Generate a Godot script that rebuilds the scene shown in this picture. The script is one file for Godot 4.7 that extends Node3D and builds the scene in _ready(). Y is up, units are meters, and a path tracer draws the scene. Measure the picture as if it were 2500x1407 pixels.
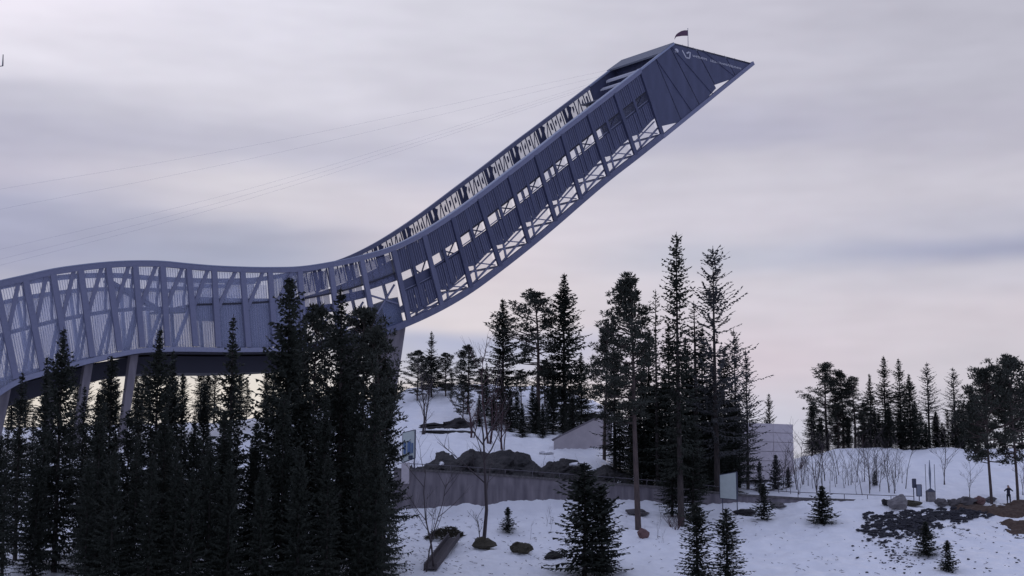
extends Node3D
# A ski-jump tower above a snowy, wooded hillside at dusk.

const F := 3434.0          # focal length of the photograph in its own pixels (2500 wide)
const EYE := 10.0          # height of the eye
const PITCH := 0.12915     # upward tilt of the camera
const THETA := 0.66323     # heading of the ski jump
const WID := 14.0          # width of the in-run structure

var rng := RandomNumberGenerator.new()
var n_big := FastNoiseLite.new()
var n_fine := FastNoiseLite.new()
var M := {}
var names := {}

# ---------------------------------------------------------------- mesh builder
class MB:
	var v := PackedVector3Array()
	var n := PackedVector3Array()
	var c := PackedColorArray()
	func tri(a: Vector3, b: Vector3, d: Vector3) -> void:
		var k := (d - a).cross(b - a).normalized()
		v.append(a); v.append(b); v.append(d)
		n.append(k); n.append(k); n.append(k)
	func quad(a: Vector3, b: Vector3, d: Vector3, e: Vector3) -> void:
		tri(a, b, d); tri(a, d, e)
	# a quad pushed along e into a slab
	func slab(p: Array, e: Vector3) -> void:
		var k: int = p.size()
		for i in range(1, k - 1):
			tri(p[0], p[i], p[i + 1])
			tri(p[0] + e, p[i + 1] + e, p[i] + e)
		for i in k:
			var j := (i + 1) % k
			quad(p[i], p[i] + e, p[j] + e, p[j])
	func box(o: Vector3, s: Vector3, b := Basis()) -> void:
		var x := b.x * s.x * 0.5; var y := b.y * s.y * 0.5; var z := b.z * s.z * 0.5
		slab([o - x - y + z, o - x + y + z, o + x + y + z, o + x - y + z], z * -2.0)
	# a box with its edges taken off
	func cbox(o: Vector3, s: Vector3, b := Basis(), ch := 0.03) -> void:
		var x := b.x * s.x * 0.5; var y := b.y * s.y * 0.5; var z := b.z * s.z * 0.5
		var cx := b.x * ch; var cy := b.y * ch
		slab([o - x - y + z + cx, o - x - y + z + cy, o - x + y + z - cy, o - x + y + z + cx,
			o + x + y + z - cx, o + x + y + z - cy, o + x - y + z + cy, o + x - y + z - cx], z * -2.0)
	# a bar of w (across, in the plane whose normal is nn) by th between two points
	func bar(a: Vector3, b: Vector3, w: float, th: Vector3) -> void:
		var q := (b - a).cross(th).normalized() * w * 0.5
		slab([a - q, a + q, b + q, b - q], th)
	func tube(p: Array, r: Array, sides := 5) -> void:
		var rings := []
		for i in p.size():
			var d: Vector3 = (p[mini(i + 1, p.size() - 1)] - p[maxi(i - 1, 0)]).normalized()
			var s := d.cross(Vector3(0.31, 0.2, 0.93)).normalized()
			var t := d.cross(s)
			var ring := PackedVector3Array()
			for k in sides:
				var an := TAU * k / sides
				ring.append(p[i] + (s * cos(an) + t * sin(an)) * r[i])
			rings.append(ring)
		for i in p.size() - 1:
			for k in sides:
				var j := (k + 1) % sides
				quad(rings[i][k], rings[i + 1][k], rings[i + 1][j], rings[i][j])
		for k in range(1, sides - 1):
			tri(rings[0][0], rings[0][k], rings[0][k + 1])
			var e: PackedVector3Array = rings[p.size() - 1]
			tri(e[0], e[k + 1], e[k])
	func mesh(org: Vector3) -> ArrayMesh:
		var w := PackedVector3Array(v)
		if org != Vector3.ZERO:
			for i in w.size(): w[i] -= org
		var a := []
		a.resize(Mesh.ARRAY_MAX)
		a[Mesh.ARRAY_VERTEX] = w
		a[Mesh.ARRAY_NORMAL] = n
		if c.size() == v.size() and c.size() > 0: a[Mesh.ARRAY_COLOR] = c
		var m := ArrayMesh.new()
		m.add_surface_from_arrays(Mesh.PRIMITIVE_TRIANGLES, a)
		return m

# ---------------------------------------------------------------- naming
func numbered(called: String) -> String:
	if not names.has(called):
		names[called] = 0
		return called
	names[called] += 1
	return "%s_%03d" % [called, names[called]]

func tag(o: Node, label: String, category: String, group := "", kind := "") -> void:
	if label: o.set_meta("label", label)
	if category: o.set_meta("category", category)
	if group: o.set_meta("group", group)
	if kind: o.set_meta("kind", kind)

func thing(called: String, label: String, category: String, at := Vector3.ZERO, group := "") -> Node3D:
	var o := Node3D.new()
	o.name = numbered(called)
	add_child(o)
	o.position = at
	tag(o, label, category, group)
	return o

func put(called: String, mb: MB, m: Material, parent: Node, org := Vector3.ZERO) -> MeshInstance3D:
	var o := MeshInstance3D.new()
	o.mesh = mb.mesh(org)
	o.material_override = m
	o.name = called if parent != self else numbered(called)
	parent.add_child(o, true)
	return o

# a thing that is one mesh, standing at its base
func single(called: String, mb: MB, m: Material, at: Vector3, label: String, category: String, group := "") -> MeshInstance3D:
	var o := put(called, mb, m, self, at)
	o.position = at
	tag(o, label, category, group)
	return o

# ---------------------------------------------------------------- materials
func lin(r: float, g: float, b: float) -> Color:
	return Color(r, g, b).linear_to_srgb()

func noise_tex(c1: Color, c2: Color, freq: float, sd: int, size := 256, oct := 4, w := 1, h := 1) -> ImageTexture:
	var fn := FastNoiseLite.new()
	fn.seed = sd; fn.frequency = freq; fn.fractal_octaves = oct
	var src := fn.get_seamless_image(size / w, size / h)
	src.resize(size, size, Image.INTERPOLATE_CUBIC)
	var im := Image.create(size, size, false, Image.FORMAT_RGB8)
	for y in size:
		for x in size:
			im.set_pixel(x, y, c1.lerp(c2, src.get_pixel(x, y).r))
	im.generate_mipmaps()
	return ImageTexture.create_from_image(im)

func bump_tex(freq: float, sd: int, strength: float, size := 256) -> ImageTexture:
	var fn := FastNoiseLite.new()
	fn.seed = sd; fn.frequency = freq; fn.fractal_octaves = 5
	var src := fn.get_seamless_image(size, size)
	src.convert(Image.FORMAT_RGBA8)
	src.bump_map_to_normal_map(strength)
	src.generate_mipmaps()
	return ImageTexture.create_from_image(src)

func mat(c1: Color, c2: Color, rough := 0.8, metres := 4.0, freq := 0.02, sd := 1, bump := 0.0, w := 1, h := 1) -> StandardMaterial3D:
	var m := StandardMaterial3D.new()
	m.albedo_texture = noise_tex(c1, c2, freq, sd, 256, 4, w, h)
	m.roughness = rough
	m.uv1_triplanar = true
	m.uv1_world_triplanar = true
	m.uv1_scale = Vector3.ONE / metres
	if bump > 0.0:
		m.normal_enabled = true
		m.normal_texture = bump_tex(0.03, sd + 50, bump)
	return m

func plain(c: Color, rough := 0.7, metal := 0.0) -> StandardMaterial3D:
	var m := StandardMaterial3D.new()
	m.albedo_color = c
	m.roughness = rough
	m.metallic = metal
	return m

func glassy(c: Color, alpha: float) -> StandardMaterial3D:
	var m := StandardMaterial3D.new()
	m.albedo_color = Color(c.r, c.g, c.b, alpha)
	m.transparency = BaseMaterial3D.TRANSPARENCY_ALPHA
	m.roughness = 0.9
	m.metallic_specular = 0.0
	return m

func make_materials() -> void:
	M.snow = mat(lin(0.80, 0.81, 0.85), lin(0.93, 0.93, 0.945), 0.75, 7.0, 0.012, 3, 2.0)
	M.steel = mat(lin(0.15, 0.157, 0.24), lin(0.195, 0.203, 0.295), 0.6, 3.0, 0.03, 5)
	M.steel_pale = mat(lin(0.20, 0.21, 0.30), lin(0.26, 0.27, 0.37), 0.6, 3.0, 0.03, 9)
	M.clad = mat(lin(0.043, 0.049, 0.098), lin(0.072, 0.080, 0.15), 0.55, 5.0, 0.02, 6, 0.0, 1, 8)
	M.clad2 = mat(lin(0.085, 0.092, 0.16), lin(0.125, 0.132, 0.21), 0.55, 5.0, 0.02, 7, 0.0, 1, 8)
	M.coping = plain(lin(0.24, 0.27, 0.38), 0.45)
	M.roof = mat(lin(0.13, 0.14, 0.18), lin(0.17, 0.18, 0.22), 0.6, 4.0, 0.02, 8)
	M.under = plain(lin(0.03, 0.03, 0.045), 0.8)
	M.screen = glassy(lin(0.48, 0.52, 0.70), 0.21)
	M.screen_dense = glassy(lin(0.19, 0.205, 0.32), 0.48)
	M.farscreen = glassy(lin(0.58, 0.62, 0.80), 0.40)
	M.parapet_mesh = glassy(lin(0.30, 0.31, 0.36), 0.24)
	M.thin = glassy(lin(0.30, 0.31, 0.36), 0.1)
	M.letter = plain(lin(0.45, 0.45, 0.50), 0.8)
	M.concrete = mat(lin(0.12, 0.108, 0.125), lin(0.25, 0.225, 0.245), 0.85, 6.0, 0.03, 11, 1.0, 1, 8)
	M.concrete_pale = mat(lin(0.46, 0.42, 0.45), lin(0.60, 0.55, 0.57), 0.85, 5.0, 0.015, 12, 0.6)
	M.rock = mat(lin(0.010, 0.010, 0.012), lin(0.055, 0.048, 0.048), 0.9, 5.0, 0.02, 14, 4.0)
	M.stone = mat(lin(0.07, 0.065, 0.07), lin(0.16, 0.145, 0.145), 0.9, 2.0, 0.02, 15, 2.0)
	M.boulder = mat(lin(0.15, 0.14, 0.145), lin(0.26, 0.24, 0.24), 0.9, 2.0, 0.02, 16, 2.0)
	M.moss = mat(lin(0.035, 0.032, 0.022), lin(0.09, 0.075, 0.05), 0.95, 1.5, 0.03, 17, 2.0)
	M.redrock = plain(lin(0.16, 0.09, 0.085), 0.9)
	M.earth = mat(lin(0.045, 0.028, 0.022), lin(0.13, 0.085, 0.06), 0.95, 3.0, 0.03, 18, 3.0)
	M.gravel = mat(lin(0.014, 0.014, 0.019), lin(0.05, 0.05, 0.062), 0.9, 1.3, 0.03, 19, 2.0)
	M.needle = mat(lin(0.010, 0.014, 0.010), lin(0.030, 0.036, 0.024), 0.8, 3.0, 0.03, 20)
	M.needle_pine = mat(lin(0.018, 0.022, 0.018), lin(0.045, 0.050, 0.034), 0.8, 3.0, 0.03, 21)
	M.needle_grey = mat(lin(0.04, 0.042, 0.045), lin(0.085, 0.085, 0.085), 0.9, 3.0, 0.03, 22)
	M.bark = mat(lin(0.025, 0.02, 0.02), lin(0.075, 0.06, 0.055), 0.95, 1.5, 0.03, 23, 2.0, 1, 6)
	M.bark_pine = mat(lin(0.045, 0.035, 0.035), lin(0.12, 0.085, 0.075), 0.95, 1.5, 0.03, 24, 2.0, 1, 6)
	M.twig = plain(lin(0.06, 0.048, 0.052), 0.9)
	M.twig_red = plain(lin(0.075, 0.04, 0.045), 0.9)
	M.wood = mat(lin(0.05, 0.042, 0.05), lin(0.10, 0.085, 0.09), 0.9, 1.0, 0.03, 25, 1.0)
	M.rail = plain(lin(0.11, 0.10, 0.12), 0.6)
	M.signpale = mat(lin(0.50, 0.56, 0.54), lin(0.58, 0.64, 0.62), 0.7, 3.0, 0.02, 26)
	M.signgrey = plain(lin(0.20, 0.22, 0.28), 0.6)
	M.signdark = plain(lin(0.05, 0.055, 0.09), 0.6)
	M.bannerblue = plain(lin(0.10, 0.17, 0.33), 0.7)
	M.bannerdark = plain(lin(0.03, 0.04, 0.08), 0.7)
	M.flag = plain(lin(0.12, 0.065, 0.10), 0.9)
	M.pole = plain(lin(0.30, 0.30, 0.34), 0.5)
	M.wire = plain(lin(0.34, 0.34, 0.42), 0.6)
	M.bluebox = plain(lin(0.11, 0.14, 0.26), 0.5)
	M.person = StandardMaterial3D.new()
	M.person.vertex_color_use_as_albedo = true
	M.person.roughness = 0.85

# ---------------------------------------------------------------- pixels, ground
func ray(px: float, py: float) -> Vector3:
	var a := (px - 1250.0) / F
	var b := (703.5 - py) / F
	return Vector3(a, b * cos(PITCH) + sin(PITCH), -(cos(PITCH) - b * sin(PITCH)))

func at(px: float, py: float, d: float) -> Vector3:      # the point of that pixel at depth d
	var r := ray(px, py)
	return r * (d / -r.z) + Vector3(0, EYE, 0)

const GU := [-600, 0, 500, 950, 1010, 1150, 1350, 1450, 1550, 1650, 1750, 1900, 1960, 2050, 2200, 2400, 2500, 3100]
const GD := [100.0, 112.0, 125.0, 135.0, 137.6, 143.0, 146.0, 156.0, 166.0, 180.0, 200.0, 230.0, 300.0]
const GY := [
	[1470, 1470, 1470, 1470, 1470, 1470, 1470, 1470, 1470, 1470, 1470, 1470, 1470, 1470, 1470, 1470, 1470, 1470],
	[1395, 1395, 1398, 1402, 1402, 1400, 1400, 1400, 1400, 1405, 1405, 1400, 1395, 1390, 1385, 1375, 1370, 1350],
	[1325, 1325, 1325, 1325, 1325, 1320, 1312, 1310, 1310, 1315, 1315, 1305, 1298, 1290, 1282, 1285, 1285, 1280],
	[1275, 1272, 1268, 1262, 1260, 1253, 1241, 1242, 1243, 1246, 1250, 1236, 1229, 1227, 1228, 1228, 1226, 1220],
	[1264, 1262, 1258, 1225, 1180, 1172, 1186, 1193, 1200, 1206, 1218, 1224, 1223, 1222, 1222, 1215, 1214, 1210],
	[1245, 1245, 1240, 1200, 1166, 1164, 1178, 1186, 1192, 1200, 1210, 1213, 1212, 1210, 1208, 1200, 1200, 1195],
	[1235, 1235, 1225, 1160, 1112, 1104, 1122, 1140, 1166, 1180, 1196, 1200, 1198, 1194, 1190, 1188, 1188, 1180],
	[1200, 1200, 1180, 1090, 1066, 1062, 1074, 1092, 1122, 1150, 1168, 1172, 1150, 1146, 1142, 1144, 1145, 1140],
	[1165, 1165, 1140, 1060, 1046, 1046, 1058, 1080, 1108, 1132, 1150, 1156, 1118, 1099, 1097, 1096, 1100, 1100],
	[1130, 1120, 1100, 1020, 1004, 1004, 1024, 1050, 1085, 1112, 1132, 1140, 1118, 1104, 1102, 1100, 1104, 1100],
	[1085, 1070, 1060, 970, 946, 938, 946, 978, 1040, 1090, 1115, 1130, 1125, 1118, 1115, 1115, 1115, 1110],
	[1055, 1045, 1035, 980, 965, 960, 975, 1000, 1055, 1095, 1120, 1135, 1130, 1128, 1125, 1125, 1125, 1120],
	[1060, 1055, 1050, 1040, 1040, 1040, 1050, 1060, 1090, 1110, 1130, 1140, 1140, 1138, 1135, 1135, 1135, 1130]]

func row_py(k: int, u: float) -> float:
	var row: Array = GY[k]
	if u <= GU[0]: return row[0]
	for j in range(1, GU.size()):
		if u <= GU[j]:
			var t: float = (u - GU[j - 1]) / float(GU[j] - GU[j - 1])
			t = t * t * (3.0 - 2.0 * t) * 0.5 + t * 0.5
			return lerpf(row[j - 1], row[j], t)
	return row[row.size() - 1]

func py_to_y(py: float, d: float) -> float:
	var b := (703.5 - py) / F
	return EYE + d * (b * cos(PITCH) + sin(PITCH)) / (cos(PITCH) - b * sin(PITCH))

func ground(x: float, d: float) -> float:
	if d < 100.0:
		var u0 := 1250.0 + F * x * 1.009 / 100.0
		var far := py_to_y(row_py(0, clampf(u0, -600, 3100)), 100.0)
		if d < 10.0: return EYE - 1.7
		if d < 55.0: return lerpf(EYE - 1.7, EYE - 13.0, smoothstep(10.0, 55.0, d))
		return lerpf(EYE - 13.0, far, smoothstep(50.0, 108.0, d) if d < 100.0 else 1.0)
	var dd := minf(d, 300.0)
	var u := clampf(1250.0 + F * x * 1.009 / dd, -600, 3100)
	var y := 0.0
	for k in range(1, GD.size()):
		if dd <= GD[k]:
			var t: float = (dd - GD[k - 1]) / (GD[k] - GD[k - 1])
			y = lerpf(py_to_y(row_py(k - 1, u), GD[k - 1]), py_to_y(row_py(k, u), GD[k]), t)
			break
	if d > 300.0: y = lerpf(y, -30.0, smoothstep(300.0, 900.0, d))
	return y + bumps(x, d) * smoothstep(100.0, 110.0, d)

func bumps(x: float, d: float) -> float:
	return n_big.get_noise_2d(x * 9.0, d * 9.0) * 0.36 + n_fine.get_noise_2d(x * 40.0, d * 40.0) * 0.15 + n_fine.get_noise_2d(x * 70.0 + 50.0, d * 70.0) * 0.09

# the point of the ground that a pixel shows
func hit(px: float, py: float, from := 101.0) -> Vector3:
	var d := from
	while d < 260.0:
		var p := at(px, py, d)
		if ground(p.x, d) >= p.y:
			return Vector3(p.x, ground(p.x, d), p.z)
		d += 0.2
	return at(px, py, 140.0)

func on(px: float, d: float) -> Vector3:                  # the ground below a pixel column at depth d
	var x := (px - 1250.0) / F * d / 1.009
	return Vector3(x, ground(x, d), -d)

# ---------------------------------------------------------------- sky
const SX := [0.0, 600.0, 1150.0, 1750.0, 2350.0]
const SKY := [
	[[-400, 219, 218, 232], [0, 245, 239, 251], [200, 229, 226, 238], [300, 197, 196, 211], [380, 185, 184, 202], [450, 195, 192, 209], [540, 173, 175, 198], [640, 165, 167, 191], [760, 191, 190, 204], [860, 205, 201, 206], [960, 233, 224, 214], [1200, 219, 210, 206]],
	[[-400, 213, 214, 230], [0, 227, 225, 238], [250, 216, 214, 226], [370, 195, 194, 210], [460, 214, 210, 219], [520, 210, 206, 216], [585, 172, 174, 193], [640, 170, 174, 195], [800, 209, 205, 212], [950, 231, 223, 214], [1200, 219, 210, 206]],
	[[-400, 205, 207, 224], [0, 213, 212, 224], [300, 209, 207, 220], [420, 195, 194, 211], [520, 217, 211, 221], [640, 221, 212, 219], [790, 221, 213, 218], [835, 181, 185, 209], [900, 195, 196, 212], [960, 227, 216, 212], [1200, 210, 202, 202]],
	[[-400, 195, 198, 216], [0, 199, 197, 211], [200, 199, 197, 211], [345, 184, 183, 202], [420, 203, 200, 212], [560, 208, 204, 216], [640, 195, 196, 211], [720, 212, 207, 217], [900, 216, 205, 215], [1050, 203, 202, 216], [1200, 195, 194, 204]],
	[[-400, 191, 194, 212], [0, 189, 188, 202], [250, 189, 188, 202], [350, 187, 185, 200], [500, 201, 198, 210], [590, 193, 192, 207], [632, 168, 171, 194], [690, 201, 198, 210], [800, 210, 203, 212], [930, 205, 200, 209], [1100, 193, 194, 208], [1200, 189, 190, 202]]]

func sky_col(k: int, y: float) -> Vector3:
	var l: Array = SKY[k]
	if y <= l[0][0]: return Vector3(l[0][1], l[0][2], l[0][3])
	for i in range(1, l.size()):
		if y <= l[i][0]:
			var t: float = (y - l[i - 1][0]) / float(l[i][0] - l[i - 1][0])
			t = t * t * (3.0 - 2.0 * t)
			return Vector3(l[i - 1][1], l[i - 1][2], l[i - 1][3]).lerp(Vector3(l[i][1], l[i][2], l[i][3]), t)
	var e: Array = l[l.size() - 1]
	return Vector3(e[1], e[2], e[3])

func sky_rgb(az: float, el: float, nz: FastNoiseLite) -> Color:
	var x := 1250.0 + az * 59.9
	var y := 1150.0 - el * 59.9
	var warp := nz.get_noise_2d(x * 0.10, y * 0.55) * 24.0 + nz.get_noise_2d(x * 0.4 + 900.0, y * 2.2) * 9.0
	var yw := y + warp + (x - 1250.0) * 0.004
	var c := Vector3.ZERO
	if x <= SX[0]: c = sky_col(0, yw)
	elif x >= SX[4]: c = sky_col(4, yw)
	else:
		for j in range(1, 5):
			if x <= SX[j]:
				var t: float = (x - SX[j - 1]) / (SX[j] - SX[j - 1])
				t = t * t * (3.0 - 2.0 * t)
				c = sky_col(j - 1, yw).lerp(sky_col(j, yw), t)
				break
	c += Vector3.ONE * (nz.get_noise_2d(x * 0.22 + 300.0, y * 1.1) * 5.0 + nz.get_noise_2d(x * 0.5, y * 4.0 + 77.0) * 5.0)
	# away from the afterglow the cloud sheet is the cool blue grey of dusk
	var away := maxf(smoothstep(26.0, 80.0, absf(az + 6.0)), smoothstep(22.0, 62.0, el))
	var cool := Vector3(173, 181, 215) + Vector3.ONE * nz.get_noise_2d(az * 3.0, el * 9.0) * 14.0
	c = c.lerp(cool, away)
	if el < -1.0: c = c.lerp(Vector3(128, 132, 155), smoothstep(-1.0, -8.0, el))
	return Color(c.x / 255.0, c.y / 255.0, c.z / 255.0)

func make_sky() -> ImageTexture:
	var nz := FastNoiseLite.new()
	nz.seed = 4; nz.frequency = 0.008; nz.fractal_octaves = 4
	var low := Image.create(512, 256, false, Image.FORMAT_RGB8)
	for j in 256:
		for i in 512:
			low.set_pixel(i, j, sky_rgb(wrapf((i + 0.5) / 512.0 * 360.0, -180.0, 180.0), 90.0 - (j + 0.5) / 256.0 * 180.0, nz))
	low.resize(2048, 1024, Image.INTERPOLATE_BILINEAR)
	for j in range(360, 560):
		for i in range(-165, 165):
			low.set_pixel(posmod(i, 2048), j, sky_rgb((i + 0.5) / 2048.0 * 360.0, 90.0 - (j + 0.5) / 1024.0 * 180.0, nz))
	return ImageTexture.create_from_image(low)

# ---------------------------------------------------------------- ski jump
const POSTS := [[-150, 735, -105, 1045], [-82, 709, -35, 990], [-12, 690, 41, 940], [59, 674, 106, 918], [126, 659, 168, 901], [194, 649, 226, 886],
	[262, 642, 293, 871], [328, 639, 347, 862], [395, 640, 409, 859], [459, 646, 477, 859], [521, 651, 532, 860], [590, 654, 606, 860],
	[657, 655, 671, 859], [730, 653, 743, 856], [805, 642, 830, 847], [880, 626, 918, 826], [957, 603, 1000, 795], [1031, 567, 1080, 757],
	[1101, 523, 1152, 714], [1165, 477, 1224, 661], [1239, 420, 1294, 606], [1304, 370, 1359, 552], [1368, 319, 1421, 498],
	[1432, 270, 1488, 441], [1497, 220, 1555, 389], [1563, 169, 1619, 338]]
var tops := []
var bots := []
var AWAY := Vector3.ZERO      # from the near side of the jump to its far side
var plane_d := 0.0

func near(px: float, py: float) -> Vector3:               # a pixel on the jump's near side
	var r := ray(px, py)
	return r * (plane_d / r.dot(AWAY)) + Vector3(0, EYE, 0)

func crom(l: Array, u: float) -> Vector3:
	var i := clampi(int(floor(u)), 0, l.size() - 2)
	var t := u - i
	var p1: Vector3 = l[i]
	var p2: Vector3 = l[i + 1]
	var p0: Vector3 = l[i - 1] if i > 0 else p1 * 2.0 - p2
	var p3: Vector3 = l[i + 2] if i + 2 < l.size() else p2 * 2.0 - p1
	return 0.5 * ((2.0 * p1) + (p2 - p0) * t + (2.0 * p0 - 5.0 * p1 + 4.0 * p2 - p3) * t * t + (3.0 * p1 - p0 - 3.0 * p2 + p3) * t * t * t)

func jp(u: float, t: float, off := 0.0) -> Vector3:
	return crom(tops, u).lerp(crom(bots, u), t) + AWAY * off

func panel(mb: MB, u0: float, u1: float, t0: float, t1: float, off: float, th: float, t0b := -1.0, t1b := -1.0) -> void:
	if t0b < 0.0: t0b = t0
	if t1b < 0.0: t1b = t1
	mb.slab([jp(u0, t0, off), jp(u1, t0b, off), jp(u1, t1b, off), jp(u0, t1, off)], AWAY * th)

func strip(mb: MB, u0: float, u1: float, t0: float, t1: float, off: float, th: float, step := 0.25) -> void:
	var u := u0
	while u < u1 - 0.001:
		var w := minf(u + step, u1)
		var a := jp(u, t0, off); var b := jp(w, t0, off); var c := jp(w, t1, off); var d := jp(u, t1, off)
		var e := AWAY * th
		mb.quad(a, b, c, d); mb.quad(a + e, d + e, c + e, b + e)
		mb.quad(a, a + e, b + e, b); mb.quad(d, c, c + e, d + e)
		if u == u0: mb.quad(a, d, d + e, a + e)
		if w >= u1 - 0.001: mb.quad(b, b + e, c + e, c)
		u = w

# where each bay is open: [window top, window bottom, cladding bottom, lower opening bottom]
func bay(i: int) -> Array:
	if i >= 18: return [0.30, 0.45, 0.69, 0.92]
	if i == 17: return [0.33, 0.48, 0.76, 0.92]
	if i == 16: return [0.34, 0.58, 0.84, 0.93]
	if i == 15: return [0.42, 0.80, 0.93, 0.93]
	if i == 14: return [0.50, 0.92, 0.93, 0.93]
	if i == 13: return [0.58, 0.94, 0.94, 0.94]
	return [0.0, 0.0, 0.0, 0.0]

func build_jump() -> void:
	AWAY = Vector3(-sin(THETA), 0, -cos(THETA))
	var tip := at(1840, 155, 260.0) - Vector3(0, EYE, 0)
	plane_d = tip.dot(AWAY)
	for p in POSTS:
		tops.append(near(p[0], p[1])); bots.append(near(p[2], p[3]))
	var last := POSTS.size() - 1
	var foot := on(975, 214.0)
	var J := thing("ski_jump", "long curved blue-grey steel ski jump rising to a slanted cantilevered top above the trees", "ski jump", foot)
	var mb: MB
	var out := -AWAY
	# rails, chords
	for side in 2:
		var off := 0.0 if side == 0 else WID
		var lo := 0.0 if side == 0 else 0.0
		mb = MB.new()
		strip(mb, 0, last, 0.0, 0.055, off - 0.25 if side == 0 else off - 0.35, 0.6)
		put("top_rail", mb, M.steel, J, foot)
		if side == 0:
			mb = MB.new()
			strip(mb, 0, last + 0.0, -0.012, -0.001, -0.3, 0.95)
			put("coping", mb, M.coping, J, foot)
		mb = MB.new()
		strip(mb, 13, last, 0.92, 1.0, off - 0.3, 0.6)
		put("bottom_chord", mb, M.clad2, J, foot)
		mb = MB.new()
		strip(mb, 0, 13, 0.95, 1.0, off - 0.3, 0.6)
		put("bottom_chord", mb, M.steel_pale, J, foot)
	# posts
	for i in POSTS.size():
		mb = MB.new()
		mb.bar(jp(i, 0.05, -0.32), jp(i, 0.94, -0.32), 0.78, AWAY * 0.42)
		put("post", mb, M.steel if i < 16 else M.clad2 if i < 18 else M.clad, J, foot)
		if i >= 9 or i % 2 == 0:
			mb = MB.new()
			mb.bar(jp(i, 0.3 if i > 12 else 0.2, WID), jp(i, 0.94, WID), 0.42, AWAY * 0.4)
			put("post", mb, M.steel, J, foot)
	# left and middle bays: mesh screens, braces
	for i in range(0, 13):
		mb = MB.new()
		panel(mb, i + 0.03, i + 0.97, 0.06, 0.955, 0.16, 0.02)
		put("mesh_screen", mb, M.screen, J, foot)
		mb = MB.new()
		panel(mb, i, i + 1.0, 0.18 if i < 9 else 0.05, 0.95, WID - 0.1, 0.03)
		put("mesh_screen", mb, M.farscreen, J, foot)
		mb = MB.new()
		var rail_t := 0.17 if i < 9 else lerpf(0.15, 0.0, (i - 9) / 4.0)
		strip(mb, i, i + 1, rail_t, rail_t + 0.045, WID - 0.6, 0.4)
		put("screen_rail", mb, M.steel, J, foot)
		# upright wires of the mesh
		mb = MB.new()
		for k in 11:
			var us := i + (k + 0.5) / 11.0
			mb.bar(jp(us, 0.06, 0.2), jp(us, 0.95, 0.2), 0.05, AWAY * 0.04)
			mb.bar(jp(us, 0.2, WID - 0.05), jp(us, 0.95, WID - 0.05), 0.06, AWAY * 0.04)
		put("slats", mb, M.steel_pale, J, foot).set_meta("kind", "stuff")
		mb = MB.new()
		mb.bar(jp(i + 0.06, 0.5, -0.1), jp(i + 0.76, 0.05, -0.1), 0.5, AWAY * 0.2)
		put("brace", mb, M.steel, J, foot)
		if i < 9:
			mb = MB.new()
			mb.bar(jp(i + 0.96, 0.5, 0.3), jp(i + 0.3, 0.95, 0.3), 0.45, AWAY * 0.3)
			put("brace", mb, M.steel, J, foot)
			mb = MB.new()
			mb.bar(jp(i + 0.2, 0.95, 6.0), jp(i + 0.7, 0.5, 6.0), 0.35, AWAY * 0.25)
			put("brace", mb, M.steel, J, foot)
			mb = MB.new()
			mb.bar(jp(i + 0.97, 0.06, 0.3), jp(i + 0.72, 0.5, 0.3), 0.3, AWAY * 0.25)
			put("brace", mb, M.steel, J, foot)
			mb = MB.new()
			strip(mb, i, i + 1, 0.485, 0.525, 2.2, 0.6)
			put("walkway_beam", mb, M.steel, J, foot)
	# a slanting stair between the sides of the left bays
	mb = MB.new()
	mb.bar(jp(6.05, 0.17, 1.2), jp(8.3, 0.5, 4.0), 0.55, AWAY * 1.2)
	put("stair_flight", mb, M.steel, J, foot)
	# middle bays: upper cladding above, ribbed cladding below
	for i in range(9, 16):
		var w0: float = 0.46 if i < 13 else bay(i)[0]
		for k in 4:
			mb = MB.new()
			panel(mb, i + 0.1 + k * 0.205, i + 0.1 + k * 0.205 + 0.19, 0.20 if i < 12 else 0.08, w0 - 0.02, 0.35, 0.06)
			put("screen_panel", mb, M.screen if i < 12 else M.screen_dense, J, foot)
		mb = MB.new()
		panel(mb, i + 0.05, i + 0.98, w0 - 0.1, w0, 0.5, 0.12)
		put("spandrel", mb, M.clad2, J, foot)
		if i < 13:
			for k in 4:
				if i == 9 and k < 4:
					mb = MB.new()
					panel(mb, i + 0.03 + k * 0.235, i + 0.03 + k * 0.235 + 0.228, w0 - 0.005, 0.64, 0.4 + 0.05 * (k % 2), 0.1)
				else:
					mb = MB.new()
					panel(mb, i + 0.03 + k * 0.235, i + 0.03 + k * 0.235 + 0.228, w0 - 0.005, 0.955, 0.4 + 0.05 * (k % 2), 0.1)
				put("cladding_panel", mb, M.clad2, J, foot)
		else:
			for s in [[0.1, 0.95, 0.9, 0.1], [0.1, 0.15, 0.9, 0.75]]:
				var b0: Array = bay(i)
				mb = MB.new()
				mb.bar(jp(i + s[0], lerpf(b0[0], b0[1], s[1]), 0.6), jp(i + s[2], lerpf(b0[0], b0[1], s[3]), 0.6), 0.26, AWAY * 0.2)
				put("brace", mb, M.steel, J, foot)
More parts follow.
